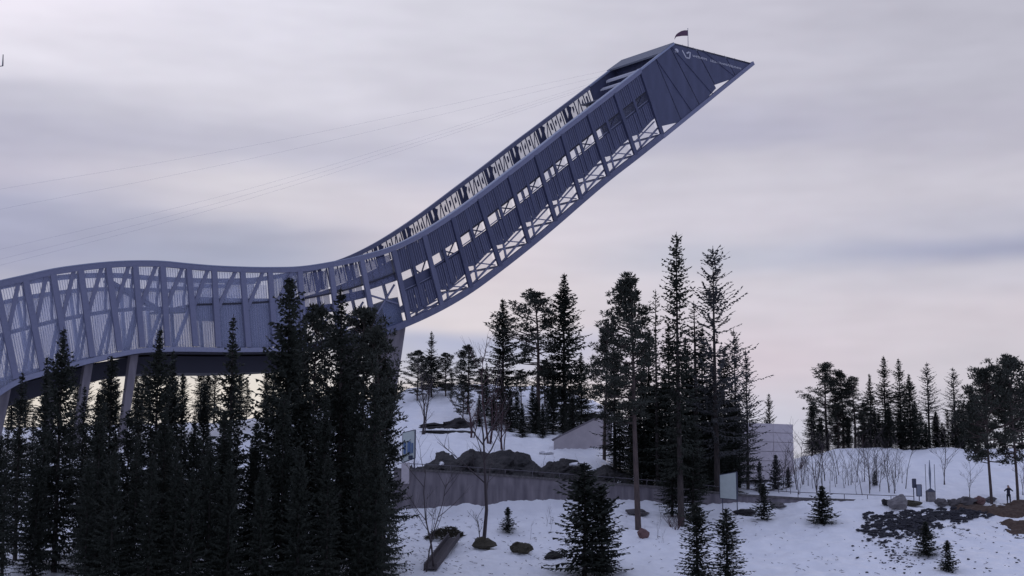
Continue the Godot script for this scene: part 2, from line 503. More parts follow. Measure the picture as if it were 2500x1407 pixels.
	# upper bays
	for i in range(13, last):
		var b1: Array = bay(i)
		var b2: Array = bay(mini(i + 1, last))
		var opaque := i >= 25
		if i >= 16:
			for k in 5:
				mb = MB.new()
				panel(mb, i + 0.005 + k * 0.2, i + 0.195 + k * 0.2, 0.06, b1[0], 0.0 + 0.03 * (k % 2), 0.08)
				put("parapet_panel", mb, M.clad, J, foot)
			# fine upright slats over the cladding
			mb = MB.new()
			for k in 15:
				var us := i + (k + 0.5) / 15.0
				mb.bar(jp(us, 0.065, -0.06), jp(us, b1[0] - 0.005, -0.06), 0.07, AWAY * 0.05)
				mb.bar(jp(us, b1[1] + 0.01, -0.02), jp(us, b1[2] - 0.02, -0.02), 0.07, AWAY * 0.05)
			put("slats", mb, M.steel, J, foot).set_meta("kind", "stuff")
			# intermediate post
			mb = MB.new()
			mb.bar(jp(i + 0.5, 0.06, -0.1), jp(i + 0.5, b1[2], -0.1), 0.55, AWAY * 0.25)
			put("mullion", mb, M.clad, J, foot)
			# glazing rails of the window row
			if not opaque:
				for tt in [b1[0] + 0.0, b1[1] - 0.025]:
					mb = MB.new()
					strip(mb, i, i + 1, tt, tt + 0.012, 0.3, 0.08, 0.5)
					put("window_rail", mb, M.steel, J, foot)
				mb = MB.new()
				mb.bar(jp(i + 0.55, b1[1], 0.5), jp(i + 0.95, b1[0], 0.5), 0.18, AWAY * 0.15)
				put("brace", mb, M.clad, J, foot)
				mb = MB.new()
				mb.bar(jp(i + 0.58, b1[0] + 0.03, 0.8), jp(i + 0.92, b1[1], 0.8), 0.2, AWAY * 0.15)
				put("brace", mb, M.clad, J, foot)
			else:
				mb = MB.new()
				panel(mb, i + 0.0, i + 1.0, b1[0], b1[1], 0.05, 0.08)
				put("cladding_panel", mb, M.clad, J, foot)
			for k in 6:
				mb = MB.new()
				var ua := i + 0.01 + k / 6.0
				var drop: float = [0.0, 0.045, 0.075, 0.06, 0.045, 0.03, 0.015][k]
				var drop2: float = [0.0, 0.045, 0.075, 0.06, 0.045, 0.03, 0.015][k + 1]
				panel(mb, ua, ua + 0.155, b1[1], b1[2] - 0.025 + drop, 0.05 + 0.04 * (k % 2), 0.1, b1[1], b1[2] - 0.025 + drop2)
				put("cladding_panel", mb, M.clad, J, foot)
			mb = MB.new()
			panel(mb, i + 0.05, i + 0.98, 0.45, 0.68, 0.4, 0.06)
			put("backing_panel", mb, M.clad, J, foot)
			# braces of the lower opening
			for s in [[0.06, 0.80, 0.95, 0.735, 0.2], [0.28, 0.93, 0.34, 0.70, 0.34], [0.34, 0.70, 0.92, 0.90, 0.16], [0.1, 0.925, 0.98, 0.84, 0.3]]:
				var sh: float = (b1[2] - 0.69) * (1.0 - (s[1] - 0.69) / 0.24)
				var sh2: float = (b1[2] - 0.69) * (1.0 - (s[3] - 0.69) / 0.24)
				mb = MB.new()
				mb.bar(jp(i + s[0], s[1] + sh, 0.25), jp(i + s[2], s[3] + sh2, 0.25), s[4], AWAY * 0.2)
				put("brace", mb, M.steel, J, foot)
		# thin mesh across the openings
		mb = MB.new()
		panel(mb, i + 0.05, i + 0.95, b1[0], 0.92, 0.7, 0.02)
		put("mesh_screen", mb, M.thin, J, foot)
		# far parapet, open towards the in-run
		if i >= 14:
			for s in [[0.0, 0.06], [0.16, 0.13]]:
				mb = MB.new()
				mb.bar(jp(i + s[0], 0.05, WID - 0.35), jp(i + s[0], 0.31, WID - 0.35), 0.55, AWAY * 0.3)
				put("parapet_post", mb, M.clad, J, foot)
			mb = MB.new()
			mb.bar(jp(i + 0.0, 0.31, WID - 0.4), jp(i + 0.22, 0.08, WID - 0.4), 0.45, AWAY * 0.3)
			put("parapet_post", mb, M.clad, J, foot)
			for k in 4:
				var ub := i + 0.30 + k * 0.17
				mb = MB.new()
				mb.bar(jp(ub + 0.085, 0.05, WID - 0.3), jp(ub + 0.085, 0.30, WID - 0.3), 0.14, AWAY * 0.15)
				put("parapet_mullion", mb, M.clad, J, foot)
				mb = MB.new()
				panel(mb, ub - 0.022, ub + 0.022, 0.10 + 0.02 * ((i + k) % 3), 0.19, WID - 0.3, 0.1, 0.10, 0.15 + 0.02 * ((i * 2 + k) % 4))
				if (i * 3 + k) % 4 == 1:
					mb = MB.new()
					mb.bar(jp(ub - 0.06, 0.27, WID - 0.3), jp(ub + 0.06, 0.07, WID - 0.3), 0.12, AWAY * 0.1)
				put("parapet_insert", mb, M.clad, J, foot)
			mb = MB.new()
			panel(mb, i, i + 1.0, 0.05, 0.31, WID + 0.1, 0.02)
			put("mesh_screen", mb, M.parapet_mesh, J, foot)
	# floor of the in-run and the deck below it
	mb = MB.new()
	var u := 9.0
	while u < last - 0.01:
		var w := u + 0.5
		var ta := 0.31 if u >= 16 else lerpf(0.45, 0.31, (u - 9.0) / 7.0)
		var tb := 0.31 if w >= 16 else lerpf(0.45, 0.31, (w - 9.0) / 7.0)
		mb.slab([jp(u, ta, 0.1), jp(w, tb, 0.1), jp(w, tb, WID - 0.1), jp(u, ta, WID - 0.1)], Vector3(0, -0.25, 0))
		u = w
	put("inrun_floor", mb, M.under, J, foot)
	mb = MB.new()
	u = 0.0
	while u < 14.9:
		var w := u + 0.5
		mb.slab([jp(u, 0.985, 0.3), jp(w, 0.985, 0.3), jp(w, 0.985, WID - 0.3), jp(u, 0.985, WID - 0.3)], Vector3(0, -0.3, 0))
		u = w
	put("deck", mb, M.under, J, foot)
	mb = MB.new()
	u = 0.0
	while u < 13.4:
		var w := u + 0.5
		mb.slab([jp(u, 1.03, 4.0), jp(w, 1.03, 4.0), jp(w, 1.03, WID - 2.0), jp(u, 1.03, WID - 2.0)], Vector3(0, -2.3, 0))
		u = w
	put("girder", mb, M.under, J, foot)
	# cross beams between the two bottom chords
	for i in range(14, POSTS.size()):
		mb = MB.new()
		mb.bar(jp(i, 0.955, 0.2), jp(i, 0.955, WID), 0.32, Vector3(0, 0.32, 0))
		put("cross_beam", mb, M.steel, J, foot)
	# solid blue box standing in for a pale blue window in the curve
	mb = MB.new()
	panel(mb, 15.45, 15.95, 0.62, 0.93, 1.0, 2.5)
	put("blue_window_block", mb, M.bluebox, J, foot)
	# ------- head of the tower
	var pk := near(1645, 105)
	var tipw := near(1840, 155)
	pk.y = (pk.y + tipw.y) * 0.5; tipw.y = pk.y
	var ra := jp(last, 0.0)
	var rb := jp(last, 1.0)
	mb = MB.new()
	mb.slab([pk, tipw, tipw + AWAY * WID, pk + AWAY * WID], Vector3(0, -0.35, 0))
	var HD := put("tower_head", mb, M.roof, J, foot)
	# near and far walls, in panels
	for side in 2:
		var off := 0.0 if side == 0 else WID - 0.3
		for k in 5:
			var a0 := k / 5.0 + (0.004 if k > 0 else 0.0)
			var a1 := (k + 1) / 5.0 - 0.004
			var q := func(a: float) -> Array:
				var lo := rb.lerp(tipw, a)
				var hi := ra.lerp(pk, minf(a * 2.2, 1.0)) if a < 1.0 / 2.2 else pk.lerp(tipw, (a - 1.0 / 2.2) / (1.0 - 1.0 / 2.2))
				return [hi, lo]
			var e0: Array = q.call(a0)
			var e1: Array = q.call(a1)
			var cut := 0.0
			var cut2 := 0.02
			if k == 0 or k == 3: cut = 0.15
			if k == 2: cut2 = 0.10
			mb = MB.new()
			var poly := [e0[0] + AWAY * off]
			if a0 < 1.0 / 2.2 and a1 > 1.0 / 2.2: poly.append(pk + AWAY * off)
			poly.append(e1[0] + AWAY * off)
			poly.append(e1[1].lerp(e1[0], cut2) + AWAY * off)
			poly.append(e0[1].lerp(e0[0], 0.02 + cut) + AWAY * off)
			mb.slab(poly, AWAY * 0.25)
			put("head_panel", mb, M.clad, HD, foot)
		mb = MB.new()
		mb.bar(rb + AWAY * (off - 0.15) + Vector3(0, 0.3, 0), tipw + AWAY * (off - 0.15) + Vector3(0, 0.1, 0), 0.7, AWAY * 0.5)
		put("bottom_chord", mb, M.steel, J, foot)
		mb = MB.new()
		mb.bar(ra + AWAY * (off - 0.2) + Vector3(0, -0.15, 0), pk + AWAY * (off - 0.2) + Vector3(0, -0.15, 0), 0.3, AWAY * 0.6)
		put("coping", mb, M.coping, J, foot)
	for s in [0.22, 0.45, 0.7]:
		mb = MB.new()
		mb.bar(ra.lerp(pk, minf(s * 2.0, 1.0)) - AWAY * 0.12 if s < 0.5 else pk.lerp(tipw, 0.35) - AWAY * 0.12, rb.lerp(tipw, s + 0.1) - AWAY * 0.12, 0.14, AWAY * 0.1)
		put("seam", mb, M.clad, HD, foot)
	# roof terrace and the sloping canopy at its front
	var down := (ra - pk).normalized()
	mb = MB.new()
	mb.slab([pk + Vector3(0, 0.12, 0), pk + AWAY * WID + Vector3(0, 0.12, 0), pk + AWAY * (WID + 0.4) + down * 4.3 + Vector3(0, 0.12, 0), pk + down * 4.3 + Vector3(0, 0.12, 0)], Vector3(0.2, -0.28, 0))
	put("canopy", mb, M.roof, HD, foot)
	# start house under the canopy
	mb = MB.new()
	mb.slab([pk + down * 2.0 + AWAY * 0.3 + Vector3(0, -0.6, 0), pk + down * 2.0 + AWAY * (WID - 0.4) + Vector3(0, -0.6, 0), pk + down * 2.0 + AWAY * (WID - 0.4) + Vector3(0, -5.5, 0), pk + down * 2.0 + AWAY * 0.3 + Vector3(0, -5.5, 0)], -down * 0.2)
	put("start_house_wall", mb, M.clad, HD, foot)
	for s in [[6.0, -1.4, 0.4, 1.0], [7.8, -2.2, 0.3, 4.5]]:
		mb = MB.new()
		mb.slab([pk + down * s[0] + AWAY * (0.5 + s[3]) + Vector3(0, s[1], 0), pk + down * s[0] + AWAY * (WID - 0.9) + Vector3(0, s[1], 0), pk + down * s[0] + AWAY * (WID - 0.9) + Vector3(0, s[1] - s[2], 0), pk + down * s[0] + AWAY * (0.5 + s[3]) + Vector3(0, s[1] - s[2], 0)], -down * 0.8)
		put("start_gate_beam", mb, M.letter, HD, foot)
	mb = MB.new()
	mb.bar(jp(last - 0.35, 0.2, 0.3), jp(last - 0.35, 0.2, WID - 0.3), 1.6, Vector3(0, 0.2, 0))
	put("start_platform", mb, M.roof, HD, foot)
	# roof edge railing along the terrace: short stubs
	for k in 7:
		mb = MB.new()
		var rp := pk.lerp(tipw, 0.12 + k * 0.13)
		mb.box(rp + Vector3(0, 0.12, 0) + AWAY * 0.3, Vector3(0.06, 0.26, 0.06))
		put("roof_stub", mb, M.clad, HD, foot)
	# pale worn lettering below the roof edge: an emblem, a crest and two rows of letter strokes
	var along := (tipw - pk).normalized()
	var emb := MB.new()
	var ec := pk + along * 0.65 + Vector3(0, -1.35, 0) - AWAY * 0.06
	var circ := []
	for k in 12: circ.append(ec + along * cos(TAU * k / 12.0) * 0.5 + Vector3(0, sin(TAU * k / 12.0) * 0.42, 0))
	emb.slab(circ, AWAY * 0.05)
	put("emblem", emb, M.letter, HD, foot)
	var cr := pk + along * 3.0 + Vector3(0, -1.45, 0) - AWAY * 0.06
	mb = MB.new()
	mb.bar(cr + along * -0.9 + Vector3(0, 0.45, 0), cr + along * 0.1 + Vector3(0, -0.75, 0), 0.24, AWAY * 0.05)
	mb.bar(cr + along * 0.1 + Vector3(0, -0.75, 0), cr + along * 1.0 + Vector3(0, -0.7, 0), 0.22, AWAY * 0.05)
	mb.bar(cr + along * 1.0 + Vector3(0, -0.6, 0), cr + along * 1.15 + Vector3(0, 0.5, 0), 0.3, AWAY * 0.05)
	mb.bar(cr + along * 0.2 + Vector3(0, 0.1, 0), cr + along * 0.9 + Vector3(0, 0.45, 0), 0.3, AWAY * 0.05)
	put("crest", mb, M.letter, HD, foot)
	rng.seed = 77
	var lx := 4.9
	while lx < 17.8:
		if lx > 8.6 and lx < 9.5:
			lx = 9.5
			continue
		mb = MB.new()
		var hgt := rng.randf_range(0.28, 0.5)
		var lc := pk + along * lx + Vector3(0, -1.45 - lx * 0.012, 0) - AWAY * 0.06
		mb.bar(lc + Vector3(0, -hgt * 0.5, 0), lc + along * rng.randf_range(-0.12, 0.12) + Vector3(0, hgt * 0.5, 0), 0.13, AWAY * 0.05)
		mb.bar(lc + along * -0.15 + Vector3(0, rng.randf_range(-0.2, 0.15), 0), lc + along * 0.22 + Vector3(0, rng.randf_range(-0.15, 0.2), 0), 0.12, AWAY * 0.05)
		put("letter_stroke", mb, M.letter, HD, foot)
		lx += 0.42
	# concrete legs
	var legs := [[980, 795, 3.0, 2.2, 1.0, 214.0], [952, 815, 2.6, 2.0, 9.0, 222.0], [340, 866, 1.1, 0.9, 1.5, 185.0], [228, 890, 1.1, 0.9, 1.5, 181.0], [190, 902, 1.0, 0.9, 7.0, 186.0], [22, 952, 1.5, 1.2, 1.5, 173.0]]
	for l in legs:
		var topp: Vector3 = near(l[0], l[1]) + AWAY * l[4] + Vector3(0, 0.4, 0)
		var g := Vector3(topp.x - 1.2, 0, topp.z + 0.5)
		g.y = ground(g.x, -g.z) - 0.3
		var dirx := Vector3(cos(THETA), 0, -sin(THETA))
		mb = MB.new()
		var hw: float = l[2] * 0.5
		var bw: float = l[3] * 0.5
		var fr := [topp - dirx * hw, topp + dirx * hw, g + dirx * bw, g - dirx * bw]
		mb.slab(fr, AWAY * (l[2] * 0.8))
		put("leg", mb, M.concrete, J, foot)

	# flag
	var fb := near(1688, 117) + AWAY * 0.8
	fb.y = pk.y
	var fl := thing("flagpole", "thin flagpole on the top edge of the ski jump roof", "flagpole", fb)
	mb = MB.new()
	mb.tube([Vector3.ZERO, Vector3(0, 3.75, 0)], [0.075, 0.05], 6)
	put("pole", mb, M.pole, fl)
	mb = MB.new()
	mb.tube([Vector3(0, 3.72, 0), Vector3(0, 3.86, 0)], [0.09, 0.05], 6)
	put("finial", mb, M.pole, fl)
	mb = MB.new()
	var prof := [[0.0, 3.45, 2.4], [0.6, 3.42, 2.36], [1.2, 3.3, 2.34], [1.7, 3.05, 2.3], [2.1, 2.75, 2.25], [2.35, 2.35, 1.95], [2.5, 1.85, 1.6]]
	for i in prof.size() - 1:
		var a: Array = prof[i]; var b: Array = prof[i + 1]
		var z0 := sin(i * 1.3) * 0.12; var z1 := sin((i + 1) * 1.3) * 0.12
		mb.slab([Vector3(-a[0], a[1], z0), Vector3(-b[0], b[1], z1), Vector3(-b[0], b[2], z1), Vector3(-a[0], a[2], z0)], Vector3(0, 0, 0.02))
	single("flag", mb, M.flag, Vector3.ZERO, "dark red flag streaming and drooping from the pole on the tower", "flag").position = fb

	# cables from the top of the jump to masts beyond the left edge
	var wires := [[1500, 168, 700, 339, 0, 462, -700, 575], [1470, 186, 700, 368, 0, 511, -700, 640], [1440, 205, 700, 435, 0, 609, -700, 760], [1430, 214, 700, 447, 0, 633, -700, 790], [1420, 222, 700, 458, 0, 648, -700, 812]]
	for w in wires:
		var pts := []
		var rr := []
		var a := near(w[0], w[1]) + AWAY * WID
		a = at(w[0], w[1], -a.z)
		var b := at(w[2], w[3], -a.z * 0.80)
		var c := at(w[4], w[5], -a.z * 0.66)
		var d := at(w[6], w[7], -a.z * 0.56)
		for k in 25:
			pts.append(crom([a, b, c, d], k / 8.0)); rr.append(0.008)
		mb = MB.new()
		mb.tube(pts, rr, 4)
		single("cable", mb, M.wire, a, "thin cable sloping from the tower top across the sky", "cable", "cables strung from the ski jump")

# ---------------------------------------------------------------- trees
func spruce_mesh(h: float, r: float, sd: int, low: float, gap: float, fat: float, up: float, prof := 0.85, asym := 0.0) -> Array:
	rng.seed = sd
	var f := MB.new()
	var t := MB.new()
	var bend := Vector3(rng.randf_range(-0.25, 0.25), 0, rng.randf_range(-0.25, 0.25))
	var pts := []; var rad := []
	for k in 9:
		var q := k / 8.0
		pts.append(Vector3(0, h * q - (0.5 if k == 0 else 0.0), 0) + bend * sin(q * 2.6) * h * 0.03)
		rad.append(lerpf(h * 0.0125, 0.02, pow(q, 0.9)))
	t.tube(pts, rad, 6)
	var y := h * low
	var swell := 1.0
	while y < h * 0.985:
		var q := y / h
		var c := crom(pts, q * 8.0)
		swell = lerpf(swell, rng.randf_range(0.4, 1.22), 0.55)
		var full := (pow((1.0 - q) / (1.0 - low * 0.6), prof) * r + 0.1) * swell
		if q < low + 0.12: full *= lerpf(0.55, 1.0, (q - low) / 0.12)
		var nb := rng.randi_range(5, 8)
		var a0 := rng.randf() * TAU
		for b in nb:
			if rng.randf() < gap: continue
			var an := a0 + TAU * b / nb + rng.randf_range(-0.4, 0.4)
			var L := full * rng.randf_range(0.5, 1.15)
			if asym > 0.0: L *= 1.0 + asym * cos(an)
			var outd := Vector3(cos(an), 0, sin(an))
			var side := Vector3(-sin(an), 0, cos(an))
			var lift := lerpf(-0.42, 0.7, pow(q, 1.5)) + up + rng.randf_range(-0.2, 0.2)
			var sag := rng.randf_range(0.12, 0.4) * (1.0 if q < 0.8 else 0.2)
			var sway := rng.randf_range(-0.25, 0.25)
			var segs := maxi(2, int(L / 0.22))
			var prev := c
			for k in range(1, segs + 1):
				var s := k / float(segs)
				var p := c + outd * (L * s) + side * (sway * L * s * s) + Vector3(0, lift * L * s + sag * L * s * s, 0)
				p += Vector3(rng.randf_range(-0.06, 0.06), rng.randf_range(-0.07, 0.07), rng.randf_range(-0.06, 0.06))
				var dr := (p - prev).normalized()
				if s > 0.15:
					var ln := (0.15 + 0.36 * (1.0 - s) * minf(L / 2.0, 1.2)) * rng.randf_range(0.6, 1.4) * fat
					for g in [-1.0, 1.0]:
						var d2: Vector3 = (dr * rng.randf_range(0.3, 0.8) + side * g * rng.randf_range(0.5, 1.0) + Vector3(0, rng.randf_range(-0.9, 0.0), 0)).normalized()
						f.tri(prev, p, p.lerp(prev, rng.randf()) + d2 * ln)
					if rng.randf() < 0.75:
						var w := side * rng.randf_range(0.04, 0.09) + dr * 0.05
						f.tri(prev + w, p - w, p + Vector3(rng.randf_range(-0.12, 0.12), -ln * rng.randf_range(0.5, 1.1), rng.randf_range(-0.12, 0.12)))
				else:
					f.tri(prev - Vector3(0, 0.03, 0), prev + Vector3(0, 0.03, 0), p)
				prev = p
			f.tri(prev - side * 0.05, prev + side * 0.05, prev + outd * 0.12 + Vector3(0, 0.03, 0))
		y += rng.randf_range(0.18, 0.42) * (1.0 if q < 0.75 else 0.8) * minf(1.0, 0.15 + h / 16.0)
	for k in 3:
		f.tri(Vector3(-0.05, h * 0.96, 0).rotated(Vector3.UP, k * 1.1), Vector3(0.05, h * 0.96, 0).rotated(Vector3.UP, k * 1.1), Vector3(0, h, 0) + (pts[8] - Vector3(0, h, 0)))
	return [t, f]

func pine_mesh(h: float, r: float, sd: int, low: float, clumps: int, lean: float, asym: float) -> Array:
	rng.seed = sd
	var f := MB.new()
	var t := MB.new()
	var pts := []; var rad := []
	for k in 9:
		var q := k / 8.0
		pts.append(Vector3(lean * h * q * q + sin(q * 5.0 + sd) * 0.12, h * q * 0.97 - (0.5 if k == 0 else 0.0), cos(q * 4.0 + sd) * 0.12))
		rad.append(lerpf(h * 0.0135, 0.05, q))
	t.tube(pts, rad, 6)
	for b in clumps:
		var q := low + (1.0 - low) * pow((b + rng.randf()) / clumps, 0.85)
		var c := crom(pts, minf(q * 8.0, 7.99))
		var k2 := (q - low) / (1.0 - low)
		var L := r * (sin(PI * clampf(0.16 + k2 * 0.86, 0.0, 1.0)) * 0.9 + 0.12) * rng.randf_range(0.45, 1.15)
		var an := rng.randf() * TAU
		L *= 1.0 - asym * cos(an)
		var outd := Vector3(cos(an), 0, sin(an))
		var rise := lerpf(-0.12, 0.85, k2) + rng.randf_range(-0.15, 0.3)
		var mid := c + outd * L * 0.55 + Vector3(0, rise * L * 0.35 + rng.randf_range(-0.1, 0.1), 0)
		var tip := c + outd * L + Vector3(0, rise * L + rng.randf_range(-0.1, 0.2), 0)
		t.tube([c, mid, tip], [0.03 + L * 0.016, 0.03 + L * 0.008, 0.012], 4)
		var nt := 3 if L > r * 0.55 else 2
		for g in nt:
			var cc := tip.lerp(mid, g * 0.45) + Vector3(rng.randf_range(-0.35, 0.35), rng.randf_range(-0.05, 0.3), rng.randf_range(-0.35, 0.35))
			var cr := rng.randf_range(0.45, 0.85) * (1.0 if L > 1.0 else 0.75)
			for m in 46:
				var d := Vector3(rng.randf_range(-1, 1), rng.randf_range(-0.45, 0.6), rng.randf_range(-1, 1))
				var o := cc + d * cr * rng.randf_range(0.35, 0.85)
				var d2 := (d + Vector3(rng.randf_range(-0.5, 0.5), rng.randf_range(0.0, 0.6), rng.randf_range(-0.5, 0.5))).normalized()
				var w := d2.cross(Vector3(rng.randf_range(-1, 1), rng.randf_range(-1, 1), rng.randf_range(-1, 1))).normalized() * rng.randf_range(0.05, 0.10)
				f.tri(o - w, o + w, o + d2 * rng.randf_range(0.22, 0.4))
	return [t, f]

func limb(mb: MB, p: Vector3, d: Vector3, L: float, r: float, depth: int, upw: float) -> void:
	var pts := [p]
	var rr := [r]
	var q := p
	var dd := d
	for k in 4:
		dd = (dd + Vector3(rng.randf_range(-0.16, 0.16), rng.randf_range(-0.05, 0.12) + upw, rng.randf_range(-0.16, 0.16))).normalized()
		q += dd * L * 0.25
		pts.append(q)
		rr.append(maxf(r * (1.0 - 0.2 * (k + 1)), 0.008))
	mb.tube(pts, rr, 4 if depth > 0 else 3)
	if depth <= 0: return
	var nb := 7 if depth == 2 else 5
	for b in nb:
		var s := rng.randf_range(0.28, 1.0)
		var i := mini(int(s * 4.0), 3)
		var o: Vector3 = pts[i].lerp(pts[i + 1], s * 4.0 - i)
		var an := rng.randf() * TAU
		var nd := (dd * 0.6 + Vector3(cos(an), rng.randf_range(0.1, 0.7), sin(an)) * 0.75).normalized()
		limb(mb, o, nd, L * rng.randf_range(0.28, 0.5), maxf(r * 0.38, 0.008), depth - 1, upw)

func bare_mesh(h: float, sd: int, r: float, stems: int, depth: int) -> MB:
	rng.seed = sd
	var mb := MB.new()
	for s in stems:
		var d := Vector3(rng.randf_range(-0.14, 0.14), 1, rng.randf_range(-0.14, 0.14)) if s > 0 else Vector3(0, 1, 0)
		limb(mb, Vector3(s * 0.12, -0.3, 0), d, h * (1.0 if s == 0 else rng.randf_range(0.55, 0.9)), r * (1.0 if s == 0 else 0.6), depth, 0.02)
	return mb

var protos := {}
func proto(kind: String) -> Dictionary:
	if protos.has(kind): return protos[kind]
	var a := []
	var fm: Material = M.needle
	var tm: Material = M.bark
	var h := 20.0
	match kind:
		"dense1": a = spruce_mesh(20.0, 4.6, 101, 0.05, 0.03, 1.5, 0.0)
		"dense2": a = spruce_mesh(20.0, 3.8, 102, 0.06, 0.05, 1.4, -0.05, 0.95)
		"dense3": a = spruce_mesh(20.0, 5.0, 103, 0.04, 0.03, 1.6, 0.02, 0.8)
		"dense4": a = spruce_mesh(20.0, 4.4, 114, 0.07, 0.14, 1.5, -0.12, 0.7)
		"dense5": a = spruce_mesh(20.0, 3.4, 115, 0.05, 0.08, 1.4, 0.05, 0.65)
		"pineairy": a = pine_mesh(18.0, 3.4, 207, 0.16, 62, 0.0, -0.1); h = 18.0
		"bushy1": a = spruce_mesh(9.0, 2.7, 121, 0.03, 0.02, 1.25, 0.05, 0.75); h = 9.0
		"bushy2": a = spruce_mesh(9.0, 2.0, 122, 0.03, 0.02, 1.2, 0.02, 0.6); h = 9.0
		"open1": a = spruce_mesh(20.0, 4.0, 104, 0.10, 0.2, 1.2, -0.02)
		"open2": a = spruce_mesh(20.0, 4.4, 105, 0.12, 0.25, 1.2, 0.05, 0.75)
		"tall": a = spruce_mesh(24.0, 3.4, 106, 0.18, 0.22, 1.15, -0.1, 0.6); h = 24.0
		"thin": a = spruce_mesh(22.0, 2.2, 107, 0.3, 0.5, 0.8, -0.1, 0.5); h = 22.0
		"lichen": a = spruce_mesh(22.0, 5.0, 108, 0.18, 0.42, 0.75, 0.08, 0.6, 0.12); h = 22.0; fm = M.needle_grey
		"lichen2": a = spruce_mesh(18.0, 3.8, 109, 0.08, 0.36, 0.8, 0.06, 0.65); h = 18.0; fm = M.needle_grey
		"small1": a = spruce_mesh(4.0, 1.3, 110, 0.03, 0.02, 1.0, 0.1); h = 4.0
		"small2": a = spruce_mesh(4.0, 1.5, 111, 0.02, 0.06, 1.0, 0.14, 0.95); h = 4.0
		"pine1": a = pine_mesh(18.0, 3.0, 201, 0.45, 70, 0.02, 0.0); h = 18.0
		"pine2": a = pine_mesh(18.0, 2.6, 202, 0.30, 80, -0.03, 0.2); h = 18.0
		"pine3": a = pine_mesh(18.0, 3.8, 203, 0.12, 120, 0.0, -0.1); h = 18.0
		"pineflag": a = pine_mesh(24.0, 3.0, 204, 0.42, 100, -0.028, 0.35); h = 24.0
		"pinecrook": a = pine_mesh(18.0, 3.2, 205, 0.36, 60, -0.03, 0.45); h = 18.0
		"pinefront": a = pine_mesh(14.0, 4.2, 206, 0.30, 80, 0.0, 0.1); h = 14.0
	if kind.begins_with("pine"):
		fm = M.needle_pine; tm = M.bark_pine
	protos[kind] = {h = h, t = a[0].mesh(Vector3.ZERO), f = a[1].mesh(Vector3.ZERO), tm = tm, fm = fm}
	return protos[kind]

func tree(kind: String, px: float, tip: float, d: float, label: String, group := "", wide := 1.0, px_tip := -1.0) -> Node3D:
	var b := on(px, d)
	var hh := py_to_y(tip, d) - b.y
	var p := proto(kind)
	var called := "pine_tree" if kind.begins_with("pine") else "spruce_tree"
	var o := thing(called, label, "tree", b, group)
	var s: float = hh / p.h
	o.scale = Vector3(s * wide, s, s * wide)
	rng.seed = int(px * 13.0 + tip * 7.0)
	if kind not in ["pineflag", "pinecrook", "lichen"]: o.rotation.y = rng.randf() * TAU
	for k in [["trunk", p.t, p.tm], ["crown", p.f, p.fm]]:
		var m := MeshInstance3D.new()
		m.name = k[0]; m.mesh = k[1]; m.material_override = k[2]
		o.add_child(m)
	return o

# ---------------------------------------------------------------- rocks
func rock_mb(s: Vector3, sd: int, rough := 0.35, rings := 7, segs := 11) -> MB:
	var nz := FastNoiseLite.new()
	nz.seed = sd; nz.frequency = 0.9
	var g := []
	for i in rings + 1:
		var row := PackedVector3Array()
		var th := PI * i / rings
		for j in segs:
			var ph := TAU * j / segs
			var d := Vector3(sin(th) * cos(ph), cos(th), sin(th) * sin(ph))
			var k := 1.0 + nz.get_noise_3dv(d * 1.1) * rough * 2.0 + nz.get_noise_3dv(d * 2.6 + Vector3(9, 2, 4)) * rough
			if rings > 10: k += absf(nz.get_noise_3dv(d * s * 1.6)) * rough * 0.9 - absf(nz.get_noise_3dv(d * s * 3.9)) * rough * 0.7
			row.append(d * k * s)
		g.append(row)
	var mb := MB.new()
	for i in rings:
		for j in segs:
			var e := (j + 1) % segs
			mb.quad(g[i][j], g[i][e], g[i + 1][e], g[i + 1][j])
	return mb

func rock(called: String, px: float, py: float, w: float, h: float, m: Material, label: String, group := "", sink := 0.3, sd := -1, deep := 0.8, category := "rock") -> MeshInstance3D:
	var b := hit(px, py)
	var sc: float = -b.z / F
	var s := Vector3(w * sc * 0.5, h * sc * 0.5 / (1.0 - sink * 0.5), w * sc * 0.5 * deep)
	var mb := rock_mb(s, int(px * 3 + py) if sd < 0 else sd)
	var o := put(called, mb, m, self)
	o.position = b + Vector3(0, s.y * (1.0 - sink), 0)
	tag(o, label, category, group)
	return o

# ---------------------------------------------------------------- ground and its things
func build_ground() -> void:
	var xs := PackedFloat32Array()
	for v in [-3000.0, -1200.0, -500.0, -260.0, -180.0, -140.0]: xs.append(v)
	var x := -110.0
	while x <= 110.0:
		xs.append(x); x += 0.3 if absf(x) < 60.0 else 1.0
	for v in [130.0, 170.0, 260.0, 500.0, 1200.0, 3000.0]: xs.append(v)
	var ds := PackedFloat32Array()
	for v in [-200.0, -40.0, 0.0, 10.0, 20.0, 30.0, 40.0, 50.0, 60.0, 70.0, 80.0, 90.0, 96.0]: ds.append(v)
	var d := 100.0
	while d < 170.0:
		ds.append(d); d += 0.33 if d < 142.0 else 0.6
	while d < 235.0:
		ds.append(d); d += 2.0
	for v in [245.0, 260.0, 280.0, 300.0, 330.0, 400.0, 600.0, 1000.0, 3000.0]: ds.append(v)
	var st := SurfaceTool.new()
	st.begin(Mesh.PRIMITIVE_TRIANGLES)
	st.set_smooth_group(0)
	for dd in ds:
		for xx in xs: st.add_vertex(Vector3(xx, ground(xx, dd), -dd))
	var w := xs.size()
	for j in ds.size() - 1:
		for i in w - 1:
			var k := j * w + i
			for q in [k, k + w, k + 1, k + 1, k + w, k + w + 1]: st.add_index(q)
	st.generate_normals()
	var o := MeshInstance3D.new()
	o.name = "snow_ground"; o.mesh = st.commit(); o.material_override = M.snow
	add_child(o)
	o.set_meta("kind", "structure")

